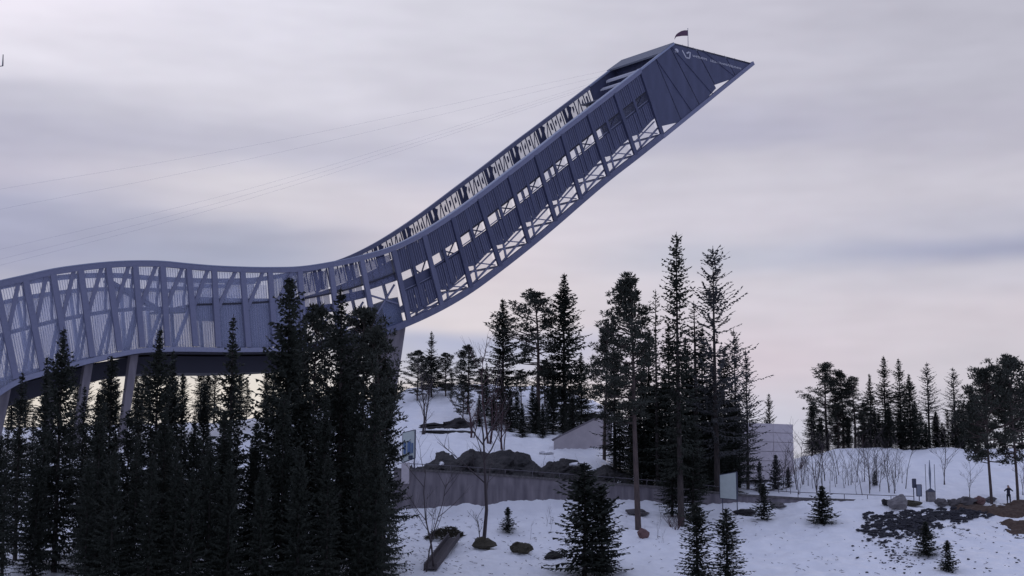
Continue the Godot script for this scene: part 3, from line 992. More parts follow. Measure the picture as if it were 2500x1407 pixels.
# a patch of bare ground that shows where it stands above the snow
func patch(called: String, m: Material, cx: float, cy: float, rx: float, rz: float, rise: float, sd: int, label: String) -> void:
	var c := hit(cx, cy)
	var nz := FastNoiseLite.new()
	nz.seed = sd; nz.frequency = 0.22; nz.fractal_octaves = 4
	var st := SurfaceTool.new()
	st.begin(Mesh.PRIMITIVE_TRIANGLES)
	st.set_smooth_group(0)
	var n := 60
	for j in n + 1:
		for i in n + 1:
			var dx := (i / float(n) - 0.5) * 2.0; var dz := (j / float(n) - 0.5) * 2.0
			var px := c.x + dx * rx; var pz := c.z + dz * rz
			var k := 1.0 - sqrt(dx * dx + dz * dz)
			var y := ground(px, -pz) + clampf(k * 1.3, -0.4, 0.55) * rise + nz.get_noise_2d(px, pz) * rise * 1.1 - 0.1
			st.add_vertex(Vector3(px, y, pz) - c)
	for j in n:
		for i in n:
			var k := j * (n + 1) + i
			for q in [k, k + 1, k + n + 1, k + 1, k + n + 2, k + n + 1]: st.add_index(q)
	st.generate_normals()
	var o := MeshInstance3D.new()
	o.name = numbered(called); o.mesh = st.commit(); o.material_override = m
	add_child(o)
	o.position = c
	tag(o, label, "", "", "structure")

func build_wall() -> void:
	# long retaining wall below the road
	var top := [[962, 1146], [1100, 1153], [1300, 1167], [1500, 1182], [1660, 1194], [1800, 1209], [1950, 1218], [2120, 1224], [2235, 1228]]
	var base := on(1300, 136.3)
	var W := thing("retaining_wall", "long stained concrete retaining wall with a railing above the snow slope", "wall", base)
	var wd := func(px: float) -> float: return 136.2 + (px - 1600.0) * 0.0012
	var k := 0
	for i in top.size() - 1:
		var x0: float = top[i][0]
		var n := maxi(1, int(round((top[i + 1][0] - x0) / 66.0)))
		for j in n:
			var a := j / float(n); var b := (j + 1) / float(n)
			var pa: float = lerpf(x0, top[i + 1][0], a); var pb: float = lerpf(x0, top[i + 1][0], b)
			var ya: float = lerpf(top[i][1], top[i + 1][1], a); var yb: float = lerpf(top[i][1], top[i + 1][1], b)
			if pa < 1012.0 and pb > 1012.0: pass
			var qa := at(pa, ya, wd.call(pa)); var qb := at(pb, yb, wd.call(pb))
			var ga := Vector3(qa.x, ground(qa.x, wd.call(pa) - 0.6) - 0.6, qa.z)
			var gb := Vector3(qb.x, ground(qb.x, wd.call(pb) - 0.6) - 0.6, qb.z)
			var dx := Vector3.ZERO
			var mb := MB.new()
			mb.slab([qa + dx, qb - dx, gb - dx, ga + dx], Vector3(0, 0, -0.45))
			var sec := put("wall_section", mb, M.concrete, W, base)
			sec.position.z += 0.015 * (k % 2)
			mb = MB.new()
			var e := Vector3(0, 0.02, 0.08)
			mb.slab([qa + e + Vector3(0, 0.1, 0), qb + e + Vector3(0, 0.1, 0), qb + e + Vector3(0, -0.13, 0), qa + e + Vector3(0, -0.13, 0)], Vector3(0, 0, -0.62))
			put("cap", mb, M.stone, sec, base)
			mb = MB.new()
			mb.tube([qa + Vector3(0, 0.1, -0.2), qa + Vector3(0, 0.62, -0.2)], [0.035, 0.035], 5)
			put("railing_post", mb, M.rail, W, base)
			mb = MB.new()
			mb.tube([qa + Vector3(0, 0.6, -0.2), qb + Vector3(0, 0.6, -0.2)], [0.035, 0.035], 5)
			put("railing", mb, M.rail, W, base)
			k += 1
	# shuttering marks and dark panels set on the wall
	for s in [[1204, 1196, 34, 58], [1288, 1199, 38, 52], [1420, 1205, 26, 44]]:
		var mb := MB.new()
		var p := at(s[0], s[1], wd.call(s[0]) - 0.03)
		var sc := 136.0 / F
		mb.slab([p, p + Vector3(s[2] * sc, 0, 0), p + Vector3(s[2] * sc, -s[3] * sc, 0), p + Vector3(0, -s[3] * sc, 0)], Vector3(0, 0, -0.06))
		put("panel", mb, M.concrete, W, base)
	# doorway at the wall's end
	var g := at(964, 1200, 136.0)
	var D := thing("doorway", "dark recessed doorway at the end of the concrete wall", "doorway", Vector3(g.x + 1.0, ground(g.x, 135.6), g.z))
	var mb := MB.new()
	var sc := 136.0 / F
	var wdt := 50 * sc
	var hgt := 62 * sc
	var o := Vector3(g.x, g.y, g.z + 0.12)
	mb.slab([o, o + Vector3(wdt, 0, 0), o + Vector3(wdt, -hgt, 0), o + Vector3(0, -hgt, 0)], Vector3(0, 0, -0.05))
	put("door_leaf", mb, M.bannerdark, D, D.position)
	mb = MB.new()
	mb.box(o + Vector3(wdt * 0.5, 0.08, 0.08), Vector3(wdt + 0.4, 0.2, 0.4))
	put("lintel", mb, M.concrete, D, D.position)
	for q in [-0.1, wdt + 0.1]:
		mb = MB.new()
		mb.box(o + Vector3(q, -hgt * 0.5, 0.06), Vector3(0.2, hgt, 0.36))
		put("jamb", mb, M.concrete, D, D.position)

func board(called: String, label: String, quad_px: Array, d0: float, d1: float, m: Material, th: float, legs: Array, legm: Material) -> Node3D:
	# quad_px: left x, left top, left bottom, right x, right top, right bottom
	var a := at(quad_px[0], quad_px[1], d0); var b := at(quad_px[3], quad_px[4], d1)
	var c := at(quad_px[3], quad_px[5], d1); var d := at(quad_px[0], quad_px[2], d0)
	b.x = c.x; d.x = a.x
	var base := Vector3((c.x + d.x) * 0.5, ground((c.x + d.x) * 0.5, (d0 + d1) * 0.5), -(d0 + d1) * 0.5)
	var T := thing(called, label, "sign", base)
	var nn := (b - a).cross(d - a).normalized()
	if nn.z < 0: nn = -nn
	var mb := MB.new()
	mb.slab([a, b, c, d], -nn * th)
	put("board", mb, m, T, base)
	mb = MB.new()
	mb.bar(a + nn * 0.01, b + nn * 0.01, 0.07, -nn * (th + 0.03))
	mb.bar(d + nn * 0.01, c + nn * 0.01, 0.07, -nn * (th + 0.03))
	mb.bar(a + nn * 0.012, d + nn * 0.012, 0.07, -nn * (th + 0.034))
	mb.bar(b + nn * 0.012, c + nn * 0.012, 0.07, -nn * (th + 0.034))
	put("frame", mb, legm, T, base)
	for l in legs:
		var p := d.lerp(c, l) - nn * (th + 0.07)
		var g := Vector3(p.x, ground(p.x, -p.z) - 0.2, p.z)
		mb = MB.new()
		mb.tube([p + (a - d) * 0.9, g], [0.05, 0.05], 6)
		put("leg", mb, legm, T, base)
	return T

func build_boards() -> void:
	# pale blank board at the road
	board("signboard", "pale grey-green blank signboard standing at the end of the concrete wall", [1757, 1160, 1217, 1799, 1153, 1221], 134.0, 132.6, M.signpale, 0.12, [0.08, 0.95], M.signdark)
	# banner board on a concrete pier
	var T := board("banner_board", "tall pale banner board with blue print above the end of the retaining wall", [983, 1057, 1130, 1012, 1050, 1119], 137.2, 136.0, M.signpale, 0.1, [0.1, 0.9], M.signdark)
	var a := at(983, 1057, 137.2); var sc := 136.5 / F
	var dx := (at(1012, 1057, 136.0) - a); dx.y = 0
	for s in [[0.08, 26, 0.2, 28], [0.40, 24, 0.28, 30], [0.74, 28, 0.14, 24], [0.5, 58, 0.36, 9]]:
		var mb := MB.new()
		var p: Vector3 = a + dx * s[0] + Vector3(0, -s[1] * sc + 0.1, 0.06)
		mb.slab([p, p + dx * s[2], p + dx * s[2] + Vector3(0, -s[3] * sc, 0), p + Vector3(0, -s[3] * sc, 0)], Vector3(0, 0, -0.05))
		put("print", mb, M.bannerblue if s[3] > 10 else M.bannerdark, T, T.position)
	var p := at(981, 1130, 135.6)
	var mb2 := MB.new()
	mb2.cbox(p + Vector3(0.36, -1.0, 0), Vector3(0.74, 2.0, 0.7), Basis(), 0.03)
	single("concrete_pier", mb2, M.concrete_pale, Vector3(p.x + 0.36, p.y - 2.0, p.z), "pale concrete pier on the wall face below the blue banner board", "pier")
	# two small notice boards
	board("notice_board", "small dark notice board on a single thin post beside the grey one", [2228, 1170, 1191, 2237, 1170, 1191], 136.0, 136.0, M.signdark, 0.06, [0.35], M.signdark)
	board("notice_board", "grey information board on one post next to the stone monument", [2238, 1184, 1212, 2251, 1184, 1212], 135.8, 135.8, M.signgrey, 0.06, [0.55], M.signdark)
	# monument
	var b := hit(2271, 1230)
	b = on(2271, 135.5)
	var s := 135.5 / F
	var N := thing("stone_monument", "square stone plinth with a dark pyramid cap, spike and two slender posts", "monument", b)
	var mb := MB.new()
	mb.cbox(Vector3(0, 0.42, 0), Vector3(0.76, 0.95, 0.7), Basis(), 0.03)
	put("plinth", mb, M.boulder, N)
	mb = MB.new()
	var yy := 0.9
	for q in 4:
		var aa := Vector3(0.42, yy, 0.39).rotated(Vector3.UP, q * PI / 2); var bb := Vector3(0.42, yy, 0.39).rotated(Vector3.UP, (q + 1) * PI / 2)
		mb.tri(aa, bb, Vector3(0, yy + 0.36, 0))
	mb.quad(Vector3(-0.42, yy, -0.39), Vector3(0.42, yy, -0.39), Vector3(0.42, yy, 0.39), Vector3(-0.42, yy, 0.39))
	put("cap", mb, M.signdark, N)
	mb = MB.new()
	mb.tube([Vector3(0, 1.1, 0), Vector3(0, 2.6, 0), Vector3(0, 3.9, 0)], [0.05, 0.13, 0.03], 6)
	put("spike", mb, M.signgrey, N)
	for q in [-0.44, 0.42]:
		mb = MB.new()
		mb.tube([Vector3(q, -0.2, 0.1), Vector3(q, 3.5, 0.1)], [0.03, 0.03], 5)
		put("post", mb, M.rail, N)

func build_blocks() -> void:
	# tall pale concrete block with courses of panels
	var a := at(1785, 1024, 149.0); var b := at(1937, 1042, 157.0)
	var top := (a.y + b.y) * 0.5
	var bot := at(1932, 1158, 157.0).y - 0.6
	var base := Vector3((a.x + b.x) * 0.5, bot, (a.z + b.z) * 0.5)
	var T := thing("concrete_block_house", "tall pale concrete block building with horizontal panel joints beside the trees", "building", base)
	var dx := (b - a); dx.y = 0
	var ln := dx.length(); dx = dx.normalized()
	var nn := Vector3(-dx.z, 0, dx.x)
	if nn.z > 0: nn = -nn
	var mb := MB.new()
	mb.slab([Vector3(a.x, top - 0.05, a.z) + nn * 0.12, Vector3(b.x, top - 0.05, b.z) + nn * 0.12, Vector3(b.x, bot, b.z) + nn * 0.12, Vector3(a.x, bot, a.z) + nn * 0.12], nn * 3.2)
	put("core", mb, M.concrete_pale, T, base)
	var rows := 6
	for i in rows:
		for j in 3:
			var y0 := lerpf(top, bot, i / float(rows)); var y1 := lerpf(top, bot, (i + 1) / float(rows))
			var p := a + dx * ln * j / 3.0; var q := a + dx * ln * (j + 1) / 3.0
			mb = MB.new()
			var g := 0.035
			var o := nn * (0.012 * ((i * 2 + j) % 3))
			mb.slab([Vector3(p.x, y0 - g, p.z) + dx * g + o, Vector3(q.x, y0 - g, q.z) - dx * g + o, Vector3(q.x, y1 + g, q.z) - dx * g + o, Vector3(p.x, y1 + g, p.z) + dx * g + o], nn * 0.14)
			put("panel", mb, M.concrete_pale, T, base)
	# wedge-shaped wing wall
	var p0 := at(1352, 1076, 151.0); var p1 := at(1474, 1012, 157.0); var p2 := at(1470, 1112, 157.0); var p3 := at(1352, 1100, 151.0)
	var wb := Vector3((p2.x + p3.x) * 0.5, ground((p2.x + p3.x) * 0.5, 154.0), -154.0)
	var Wg := thing("wing_wall", "wedge-shaped concrete wall with a steep sloping top half hidden by spruces", "wall", wb)
	mb = MB.new()
	mb.slab([p0, p1, p2, p3], Vector3(0.1, 0, -0.5))
	put("face", mb, M.concrete_pale, Wg, wb)
	mb = MB.new()
	mb.bar(p0 + Vector3(-0.2, 0.02, 0.1), p1 + Vector3(0, 0.02, 0.1), 0.2, Vector3(0.1, 0, -0.7))
	put("cap", mb, M.concrete, Wg, wb)
	mb = MB.new()
	mb.slab([p1 + Vector3(0, 0, 0.02), p1 + Vector3(0.9, -0.3, -1.6), p2 + Vector3(0.9, 0, -1.6), p2 + Vector3(0, 0, 0.02)], Vector3(0.2, 0, -0.2))
	put("return_wall", mb, M.concrete, Wg, wb)

func build_rocks() -> void:
	# dark crag above the wall: one broken face under the snow terrace
	var cn := FastNoiseLite.new()
	cn.seed = 61; cn.frequency = 0.35; cn.fractal_octaves = 5
	var cell := FastNoiseLite.new()
	cell.seed = 62; cell.frequency = 0.45; cell.noise_type = FastNoiseLite.TYPE_CELLULAR
	var cm := MB.new()
	var grid := []
	var nxs := 200
	var nvs := 16
	for i in nxs + 1:
		var px := lerpf(1000.0, 1545.0, i / float(nxs))
		var col := PackedVector3Array()
		for j in nvs + 1:
			var v := j / float(nvs)
			var d := lerpf(142.4, 146.6, v * v * 0.8 + v * 0.2)
			var x := (px - 1250.0) / F * d / 1.009
			var yb := ground(x, 142.4) - 0.5
			var yt := ground(x, 146.6) + cn.get_noise_2d(x * 0.5, 4.0) * 1.3 - 0.1
			var y := lerpf(yb, yt, v)
			var q := Vector3(x, y * 1.4, 0.0)
			var push := cn.get_noise_3dv(q * 0.8) * 2.4 + (cell.get_noise_3dv(q * 1.1) + 0.6) * 1.3 - absf(cn.get_noise_3dv(q * 2.6 + Vector3(40, 3, 1))) * 0.9 + 0.75
			col.append(Vector3(x + cn.get_noise_3dv(q * 1.7 + Vector3(7, 7, 7)) * 0.25, y, -d + push * (0.35 + 0.65 * sin(PI * minf(v + 0.15, 1.0)))))
		grid.append(col)
	for i in nxs:
		for j in nvs:
			cm.quad(grid[i][j], grid[i][j + 1], grid[i + 1][j + 1], grid[i + 1][j])
	single("rock_outcrop", cm, M.rock, on(1260, 143.0), "long dark craggy rock face between the snow terrace and the retaining wall", "rock")
	var k := 0
	# snow lying on ledges of the crag
	for s in [[1078, 1134, 12, 14], [1407, 1134, 34, 9], [1428, 1166, 20, 7], [1335, 1106, 40, 10], [1508, 1177, 22, 7]]:
		var c := at(s[0], s[1], 143.6)
		var sc := 143.6 / F
		var mb := rock_mb(Vector3(s[2] * sc * 0.5, s[3] * sc * 0.5, 0.7), 950 + k, 0.3)
		var o := put("snow_lump", mb, M.snow, self)
		o.position = c
		tag(o, "lump of snow caught on a ledge of the dark crag", "snow", "snow lumps on the crag")
		k += 1
	# dark rocks on the terraces
	for s in [[1120, 1040, 64, 24, 166.0, "dark bare hump of rock rising from the upper snow terrace"], [1060, 1043, 80, 14, 167.0, "low dark rock ledge under the snow bank by the forest edge"], [1100, 1058, 130, 10, 160.0, "long thin brown rock shelf between two snow terraces"], [1440, 1020, 60, 16, 172.0, "dark rock rib above the wedge-shaped concrete wall"], [1090, 942, 40, 10, 196.0, "dark rock peeping out of the hilltop snow"]]:
		var c := at(s[0], s[1], s[4])
		var sc: float = s[4] / F
		var mb := rock_mb(Vector3(s[2] * sc * 0.55, s[3] * sc * 0.6, 1.4), 970 + k, 0.35, 9, 14)
		var o := put("rock", mb, M.rock, self)
		o.position = c
		tag(o, s[5], "rock")
		k += 1
	# foreground
	rock("mossy_boulder", 1180, 1340, 50, 24, M.moss, "flat mossy boulder at the foot of the bare birch")
	rock("mossy_boulder", 1271, 1352, 50, 24, M.moss, "brown mossy boulder between the small snow-dusted spruce and the dark rock")
	rock("mossy_boulder", 1351, 1367, 38, 18, M.rock, "small black boulder beside the pair of foreground spruces")
	rock("stone", 1573, 1313, 26, 20, M.redrock, "small reddish stone at the foot of the tall pine trunk")
	rock("stone", 1555, 1256, 52, 12, M.stone, "flat grey stone slab lying against the wall behind the tall pine")
	rock("boulder", 2196, 1243, 46, 32, M.boulder, "large pale rounded boulder at the head of the rubble", "", 0.2)
	rock("boulder", 2166, 1236, 26, 14, M.rock, "low dark boulder against the large pale boulder")
	rock("boulder", 2228, 1235, 44, 12, M.moss, "low brown boulder between the pale boulder and the notice boards")
	rock("boulder", 2300, 1236, 32, 16, M.stone, "dark boulder next to the stone monument")
	rock("boulder", 2327, 1236, 26, 18, M.stone, "pointed boulder in the boulder row by the monument")
	rock("boulder", 2362, 1234, 44, 20, M.stone, "widest dark boulder of the boulder row")
	rock("boulder", 2392, 1233, 28, 18, M.redrock, "reddish boulder near the foot of the slim pine")
	rock("boulder", 2418, 1226, 26, 12, M.stone, "grey boulder at the root of the slim pine")
	rock("boulder", 1820, 1256, 60, 12, M.rock, "dark flat rock showing under the snow lip by the pale signboard")
	rock("boulder", 1900, 1240, 34, 12, M.stone, "brown stone block beside the small spruce at the road edge")
	# bare ground
	patch("earth_bank", M.earth, 2462, 1246, 5.2, 3.0, 0.55, 5, "brown bank of bare earth below the person")
	patch("earth_bank", M.earth, 2500, 1300, 3.2, 2.6, 0.5, 9, "small brown patch of thawed earth at the slope edge")
	patch("gravel_bed", M.gravel, 2225, 1285, 5.6, 4.4, 0.16, 12, "dark gravel showing through the snow")
	patch("gravel_bed", M.gravel, 2345, 1254, 4.6, 2.0, 0.16, 14, "dark gravel showing through the snow below the boulder row")
	# rubble stones
	var proto_mesh := []
	for i in 3: proto_mesh.append(rock_mb(Vector3(0.5, 0.32, 0.42), 400 + i, 0.4, 4, 6).mesh(Vector3.ZERO))
	rng.seed = 31
	for set_ in 3:
		var tf := []
		for i in (1300 if set_ == 0 else 900 if set_ == 1 else 260):
			var px := 0.0; var py := 0.0
			if set_ < 2:
				var q := rng.randf()
				px = lerpf(2120, 2400, q) + rng.randfn(0, 12)
				var mid := lerpf(1292, 1250, q); var hw := lerpf(34, 10, q)
				py = mid + clampf(rng.randfn(0, hw * 0.6), -hw, hw * 1.3)
			else:
				px = rng.randf_range(2080, 2500); py = rng.randf_range(1290, 1405)
				if rng.randf() < 0.7: px = 2200 + rng.randfn(0, 30); py = 1345 + rng.randfn(0, 28)
			if set_ < 2 and n_big.get_noise_2d(px * 1.6, py * 4.0) > 0.12: continue
			var b := hit(px, py)
			var s := rng.randf_range(0.14, 0.45) if set_ == 0 else rng.randf_range(0.08, 0.3) if set_ == 1 else rng.randf_range(0.05, 0.24)
			tf.append(Transform3D(Basis.from_euler(Vector3(rng.randf() * 0.6, rng.randf() * 6, rng.randf() * 0.6)).scaled(Vector3(s * 1.5, s * 0.8, s)), b + Vector3(0, 0.02 if set_ == 2 else 0.09, 0)))
		var mm := MultiMesh.new()
		mm.transform_format = MultiMesh.TRANSFORM_3D
		mm.mesh = proto_mesh[set_]
		mm.instance_count = tf.size()
		for i in tf.size(): mm.set_instance_transform(i, tf[i])
		var o := MultiMeshInstance3D.new()
		o.multimesh = mm; o.material_override = M.gravel; o.name = numbered("rubble")
		add_child(o)
		tag(o, ["dark broken rubble spilling down the snow below the pale boulder", "smaller dark rubble among the broken stones", "scattered dark stones poking through the lower snow slope"][set_], "rubble", "", "stuff")
	# twigs and bits of litter on the snow of the lower slope
	var lm := MB.new()
	rng.seed = 55
	for i in 900:
		var px := rng.randf_range(930, 1420) if i % 3 else rng.randf_range(1450, 2450)
		var py := rng.randf_range(1262, 1405)
		if i % 3 == 1: px = 1000 + rng.randfn(0, 60)
		if i % 5 == 0: px = rng.randf_range(0, 950)
		var b := hit(px, py)
		var an := rng.randf() * TAU
		var L := rng.randf_range(0.1, 0.5)
		var dd := Vector3(cos(an), rng.randf_range(-0.1, 0.35), sin(an)) * L
		lm.tri(b + Vector3(0, 0.02, 0), b + Vector3(0.03, 0.06, 0.0), b + dd + Vector3(0, 0.05, 0))
		lm.tri(b + Vector3(0, 0.02, 0) + dd * 0.4, b + Vector3(0.02, 0.07, 0.02) + dd * 0.4, b + dd.rotated(Vector3.UP, 0.7) + Vector3(0, 0.08, 0))
	var lo := put("twig_litter", lm, M.twig, self)
	tag(lo, "dark twigs and litter strewn over the lower snow slope", "litter", "", "stuff")

func build_things() -> void:
	# brush pile and old wooden chute
	rng.seed = 91
	var b := hit(1088, 1318)
	var mb := MB.new()
	for i in 1500:
		var an := rng.randf() * TAU
		var q := sqrt(rng.randf())
		var o := Vector3(cos(an) * q * 1.9, 0, sin(an) * q * 1.1)
		o.y = (1.0 - q * q) * 1.15 * rng.randf_range(0.4, 1.0) - 0.1
		o.x += o.y * 0.3
		var d := Vector3(rng.randf_range(-1, 1), rng.randf_range(-0.1, 0.6), rng.randf_range(-1, 1)).normalized() * rng.randf_range(0.2, 0.5)
		mb.tri(o, o + Vector3(0.03, 0.08, 0.03), o + d)
	mb.v = mb.v
	var pile := put("brush_pile", mb, M.moss, self)
	pile.position = b
	tag(pile, "heap of dark cut branches lying on the snow beside the old chute", "brush pile")
	var c0 := hit(1050, 1398); var c1 := hit(1108, 1328)
	var C := thing("wooden_chute", "weathered wooden chute lying down the snow slope below the brush pile", "chute", c0)
	var dr := (c1 - c0)
	var sd := dr.cross(Vector3.UP).normalized()
	for q in [-0.3, 0.0, 0.3]:
		mb = MB.new()
		mb.bar(c0 + sd * q + Vector3(0, 0.25, 0), c1 + sd * q + Vector3(0, 0.45, 0), 0.28, Vector3(0, -0.08, 0))
		put("plank", mb, M.wood, C, c0)
	for q in [-0.48, 0.48]:
		mb = MB.new()
		mb.bar(c0 + sd * q + Vector3(0, 0.1, 0), c1 + sd * q + Vector3(0, 0.35, 0), 0.1, Vector3(0, 0.5, 0))
		put("side_board", mb, M.wood, C, c0)
	# red-brown bush by the pines
	for s in [[1648, 1292, 1.3, "reddish brown leafless bush beside the dark foreground spruces"], [1945, 1150, 2.4, "dark leafless bush at the corner of the pale block building"]]:
		rng.seed = int(s[0])
		mb = MB.new()
		for i in 26:
			var an := rng.randf() * TAU
			limb(mb, Vector3(cos(an) * 0.3, -0.1, sin(an) * 0.3), Vector3(cos(an) * 0.6, 1, sin(an) * 0.6).normalized(), s[2] * rng.randf_range(0.6, 1.1), 0.025, 1, 0.0)
		var bb := hit(s[0], s[1])
		var bo := put("bush", mb, M.twig_red, self)
		bo.position = bb
		tag(bo, s[3], "bush")
	# mast whose bracket reaches into the picture
	var mp := at(-30, 165, 170.0)
	var g := on(-30, 170.0)
	var L := thing("floodlight_mast", "tall mast whose bracket end reaches over the left part of the sky", "mast", g)
	mb = MB.new()
	mb.tube([Vector3(0, -0.3, 0), mp - g + Vector3(0, 1.0, 0)], [0.25, 0.12], 8)
	put("pole", mb, M.pole, L)
	mb = MB.new()
	var e := at(6, 161, 170.0) - g
	mb.tube([mp - g, e], [0.06, 0.06], 6)
	put("bracket", mb, M.signdark, L)
	mb = MB.new()
	mb.tube([e, at(7, 133, 170.0) - g], [0.09, 0.05], 6)
	put("aerial", mb, M.signdark, L)

func build_trees() -> void:
	var FL := "dark spruces of the wood in front of the ski jump"
	var lab := "dark dense spruce in the wood below the ski jump"
	for t in [["dense2", 100, 868, 114], ["open1", 45, 905, 116], ["dense2", 198, 940, 121], ["dense4", 262, 868, 117], ["dense2", 411, 852, 113],
		["dense2", 437, 908, 122], ["dense5", 492, 930, 119], ["dense2", 330, 935, 122], ["dense2", 645, 935, 123], ["open1", 15, 1010, 110],
		["dense4", 240, 1010, 105], ["dense1", 470, 1010, 105], ["dense3", 625, 1030, 106], ["dense5", 790, 960, 105], ["dense3", 870, 930, 107], ["dense1", 938, 868, 113],
		["dense4", 310, 1000, 108], ["dense1", 400, 990, 104], ["dense3", 545, 1000, 104], ["dense5", 740, 900, 109], ["dense2", 915, 900, 105], ["dense3", 235, 960, 112],
		["dense4", 690, 960, 104], ["dense2", 330, 1060, 102], ["dense2", 430, 1080, 101.5], ["dense5", 880, 1050, 102], ["dense1", 510, 1060, 101.5], ["dense1", 840, 880, 118], ["dense3", 280, 1100, 101], ["dense4", 370, 1110, 101], ["dense3", 560, 1120, 101], ["dense1", 640, 1130, 101], ["dense3", 730, 1090, 101], ["dense4", 800, 1110, 101], ["dense3", 920, 1080, 102], ["dense1", 470, 1140, 100.5], ["dense4", 215, 1120, 102], ["dense3", 90, 1090, 108], ["dense1", 0, 1060, 106]]:
		tree(t[0], t[1], t[2], t[3], lab, FL, 1.0)
	tree("dense1", 141, 798, 111, "dark spruce with a broad pointed top before the left truss bays of the ski jump", FL)
	tree("dense1", 381, 798, 110, "dark spruce with a small twin top beside it before the ski jump", FL)
	tree("dense2", 560, 768, 108, "slender dark spruce standing alone against the ribbed cladding of the ski jump", FL)
	tree("dense3", 697, 674, 108, "tallest dark spruce of the wood, its tip touching the ski jump's top rail", FL, 1.1)
	tree("open1", 822, 697, 111, "dark spruce with a thin spire between two pines before the ski jump", FL, 1.2)
	tree("pine3", 765, 748, 118, "bushy dark pine left of the thin spruce spire", FL, 0.75)
	tree("pine1", 880, 752, 116, "dark round-topped pine close to the concrete leg of the ski jump", FL, 0.85)
	tree("pine2", 930, 800, 112, "dark pine at the edge of the wood before the concrete leg", FL, 0.8)
	var k := 0
	for x in range(-20, 980, 42):
		tree(["dense2", "dense1", "open1"][k % 3], x + (k * 17) % 23, 1000 + (k * 37) % 70, 136 + (k * 7) % 18, "far spruce filling the back of the wood under the ski jump", "spruces at the back of the wood", 1.15)
		k += 1
	for x in range(0, 720, 27):
		tree(["dense1", "open2", "dense4"][k % 3], x + (k * 19) % 29, 860 + (k * 41) % 70, 226 + (k * 11) % 24, "backlit spruce seen through the gap under the ski jump deck", "spruces beyond the ski jump", 1.2)
		k += 1
	# hill behind the wall
	var HG := "trees on the hill behind the wall"
	for t in [["open1", 1052, 808, 190, "slim spruce tip above the round pines on the far hill"], ["pine3", 1018, 856, 188, "round dark pine on the far hill beside the ski jump leg"], ["pine3", 1086, 862, 191, "low bushy pine on the far hill right of the slim spruce tip"],
		["pine2", 1142, 842, 178, "dark pine with a lopsided crown over the snow bank"], ["dense1", 1226, 728, 172, "pointed spruce left of the crooked pine on the hill"], ["pinecrook", 1318, 714, 170, "crooked pine with its boughs reaching to one side over the hill"],
		["dense1", 1382, 666, 170, "tall full spruce right of the crooked pine"], ["dense2", 1352, 890, 184, "short spruce in the gap between crooked pine and tall spruce"], ["pine1", 1272, 905, 186, "small far pine behind the pointed spruce"],
		["dense2", 1188, 885, 176, "short dark spruce under the pointed spruce"], ["dense1", 1420, 860, 171, "broad spruce above the wedge-shaped wall"], ["dense3", 1300, 940, 166, "broad low spruce in the dark thicket behind the bare reddish tree"],
		["dense3", 1245, 950, 164, "dark thicket spruce next to the bare reddish tree"], ["dense1", 1350, 930, 163, "dark thicket spruce beside the sloping wall end"], ["dense2", 1400, 940, 160, "narrow thicket spruce leaning over the sloping wall"], ["pine3", 1130, 930, 172, "bushy pine standing in the snow bank above the terrace"], ["dense3", 1205, 960, 162, "low spruce at the brink of the terrace behind the birch"], ["pine3", 1045, 872, 192, "squat pine crowding the slim spruce tip on the far hill"], ["dense3", 1325, 985, 158, "lowest bushy spruce of the thicket above the crag"], ["dense3", 1275, 985, 159, "bushy low spruce in the middle of the thicket above the crag"], ["dense1", 1375, 985, 157, "spruce standing against the low end of the sloping wall"], ["pine2", 1180, 900, 182, "small lopsided pine between the hilltop pines"], ["pine3", 1330, 880, 188, "far pine crown seen behind the crooked pine"], ["dense4", 1225, 940, 170, "dark low spruce filling the foot of the pointed spruce"], ["dense3", 1262, 955, 168, "dark low spruce left of the crooked pine trunk"], ["dense4", 1338, 950, 169, "dark low spruce right of the crooked pine trunk"], ["dense3", 1170, 965, 168, "dark low spruce at the edge of the terrace thicket"], ["dense4", 1392, 960, 166, "dark low spruce at the foot of the tall full spruce"], ["dense3", 1310, 970, 164, "squat dark spruce among the thicket stems"], ["open2", 1100, 905, 186, "open spruce on the hill brow beside the squat pine"]]:
		tree(t[0], t[1], t[2], t[3], t[4], HG, 1.4)
	# cluster of tall trees
	var CG := "cluster of tall trees by the pale signboard"
	tree("pineflag", 1557, 672, 127.5, "tall pine with a bare lower trunk and a crown swept to one side", CG)
	tree("tall", 1662, 566, 129.5, "tallest spruce, narrow and gappy with a tufted top", CG)
	tree("lichen", 1752, 600, 137, "tall grey lichen-hung spruce with a long bare spike at its tip", CG, 1.15)
	tree("thin", 1607, 706, 139, "very thin spruce pole between the swept pine and the tallest spruce", CG)
	tree("thin", 1700, 735, 139, "thin spruce between the tallest spruce and the grey spruce", CG, 1.6)
	tree("pine2", 1478, 796, 150, "small dark pine left of the tall swept pine", CG)
	tree("lichen2", 1826, 850, 146, "grey sparse spruce beside the pale block building", CG)
	tree("lichen2", 1798, 800, 144, "grey twiggy spruce below the lichen-hung spruce", CG)
	tree("open2", 1882, 960, 168, "small open spruce rising behind the pale block building", CG)
	for t in [["open2", 1575, 880, 141], ["dense1", 1625, 905, 139], ["dense2", 1690, 895, 141], ["dense1", 1740, 930, 142], ["dense3", 1590, 960, 143], ["dense3", 1660, 965, 139], ["dense2", 1720, 985, 139.5], ["dense1", 1790, 960, 144], ["dense2", 1515, 985, 146], ["dense3", 1545, 950, 148], ["open2", 1806, 985, 147], ["dense1", 1690, 1010, 131], ["dense2", 1640, 1020, 132], ["open1", 1590, 800, 142], ["open2", 1680, 820, 141], ["open1", 1722, 800, 143], ["open2", 1775, 850, 143], ["open2", 1502, 850, 147], ["open1", 1640, 790, 144], ["dense4", 1560, 1000, 141], ["dense4", 1755, 1010, 141]]:
		tree(t[0], t[1], t[2], t[3], "dark spruce in the thicket under the tall trees", "thicket of spruces under the tall trees", 1.4)
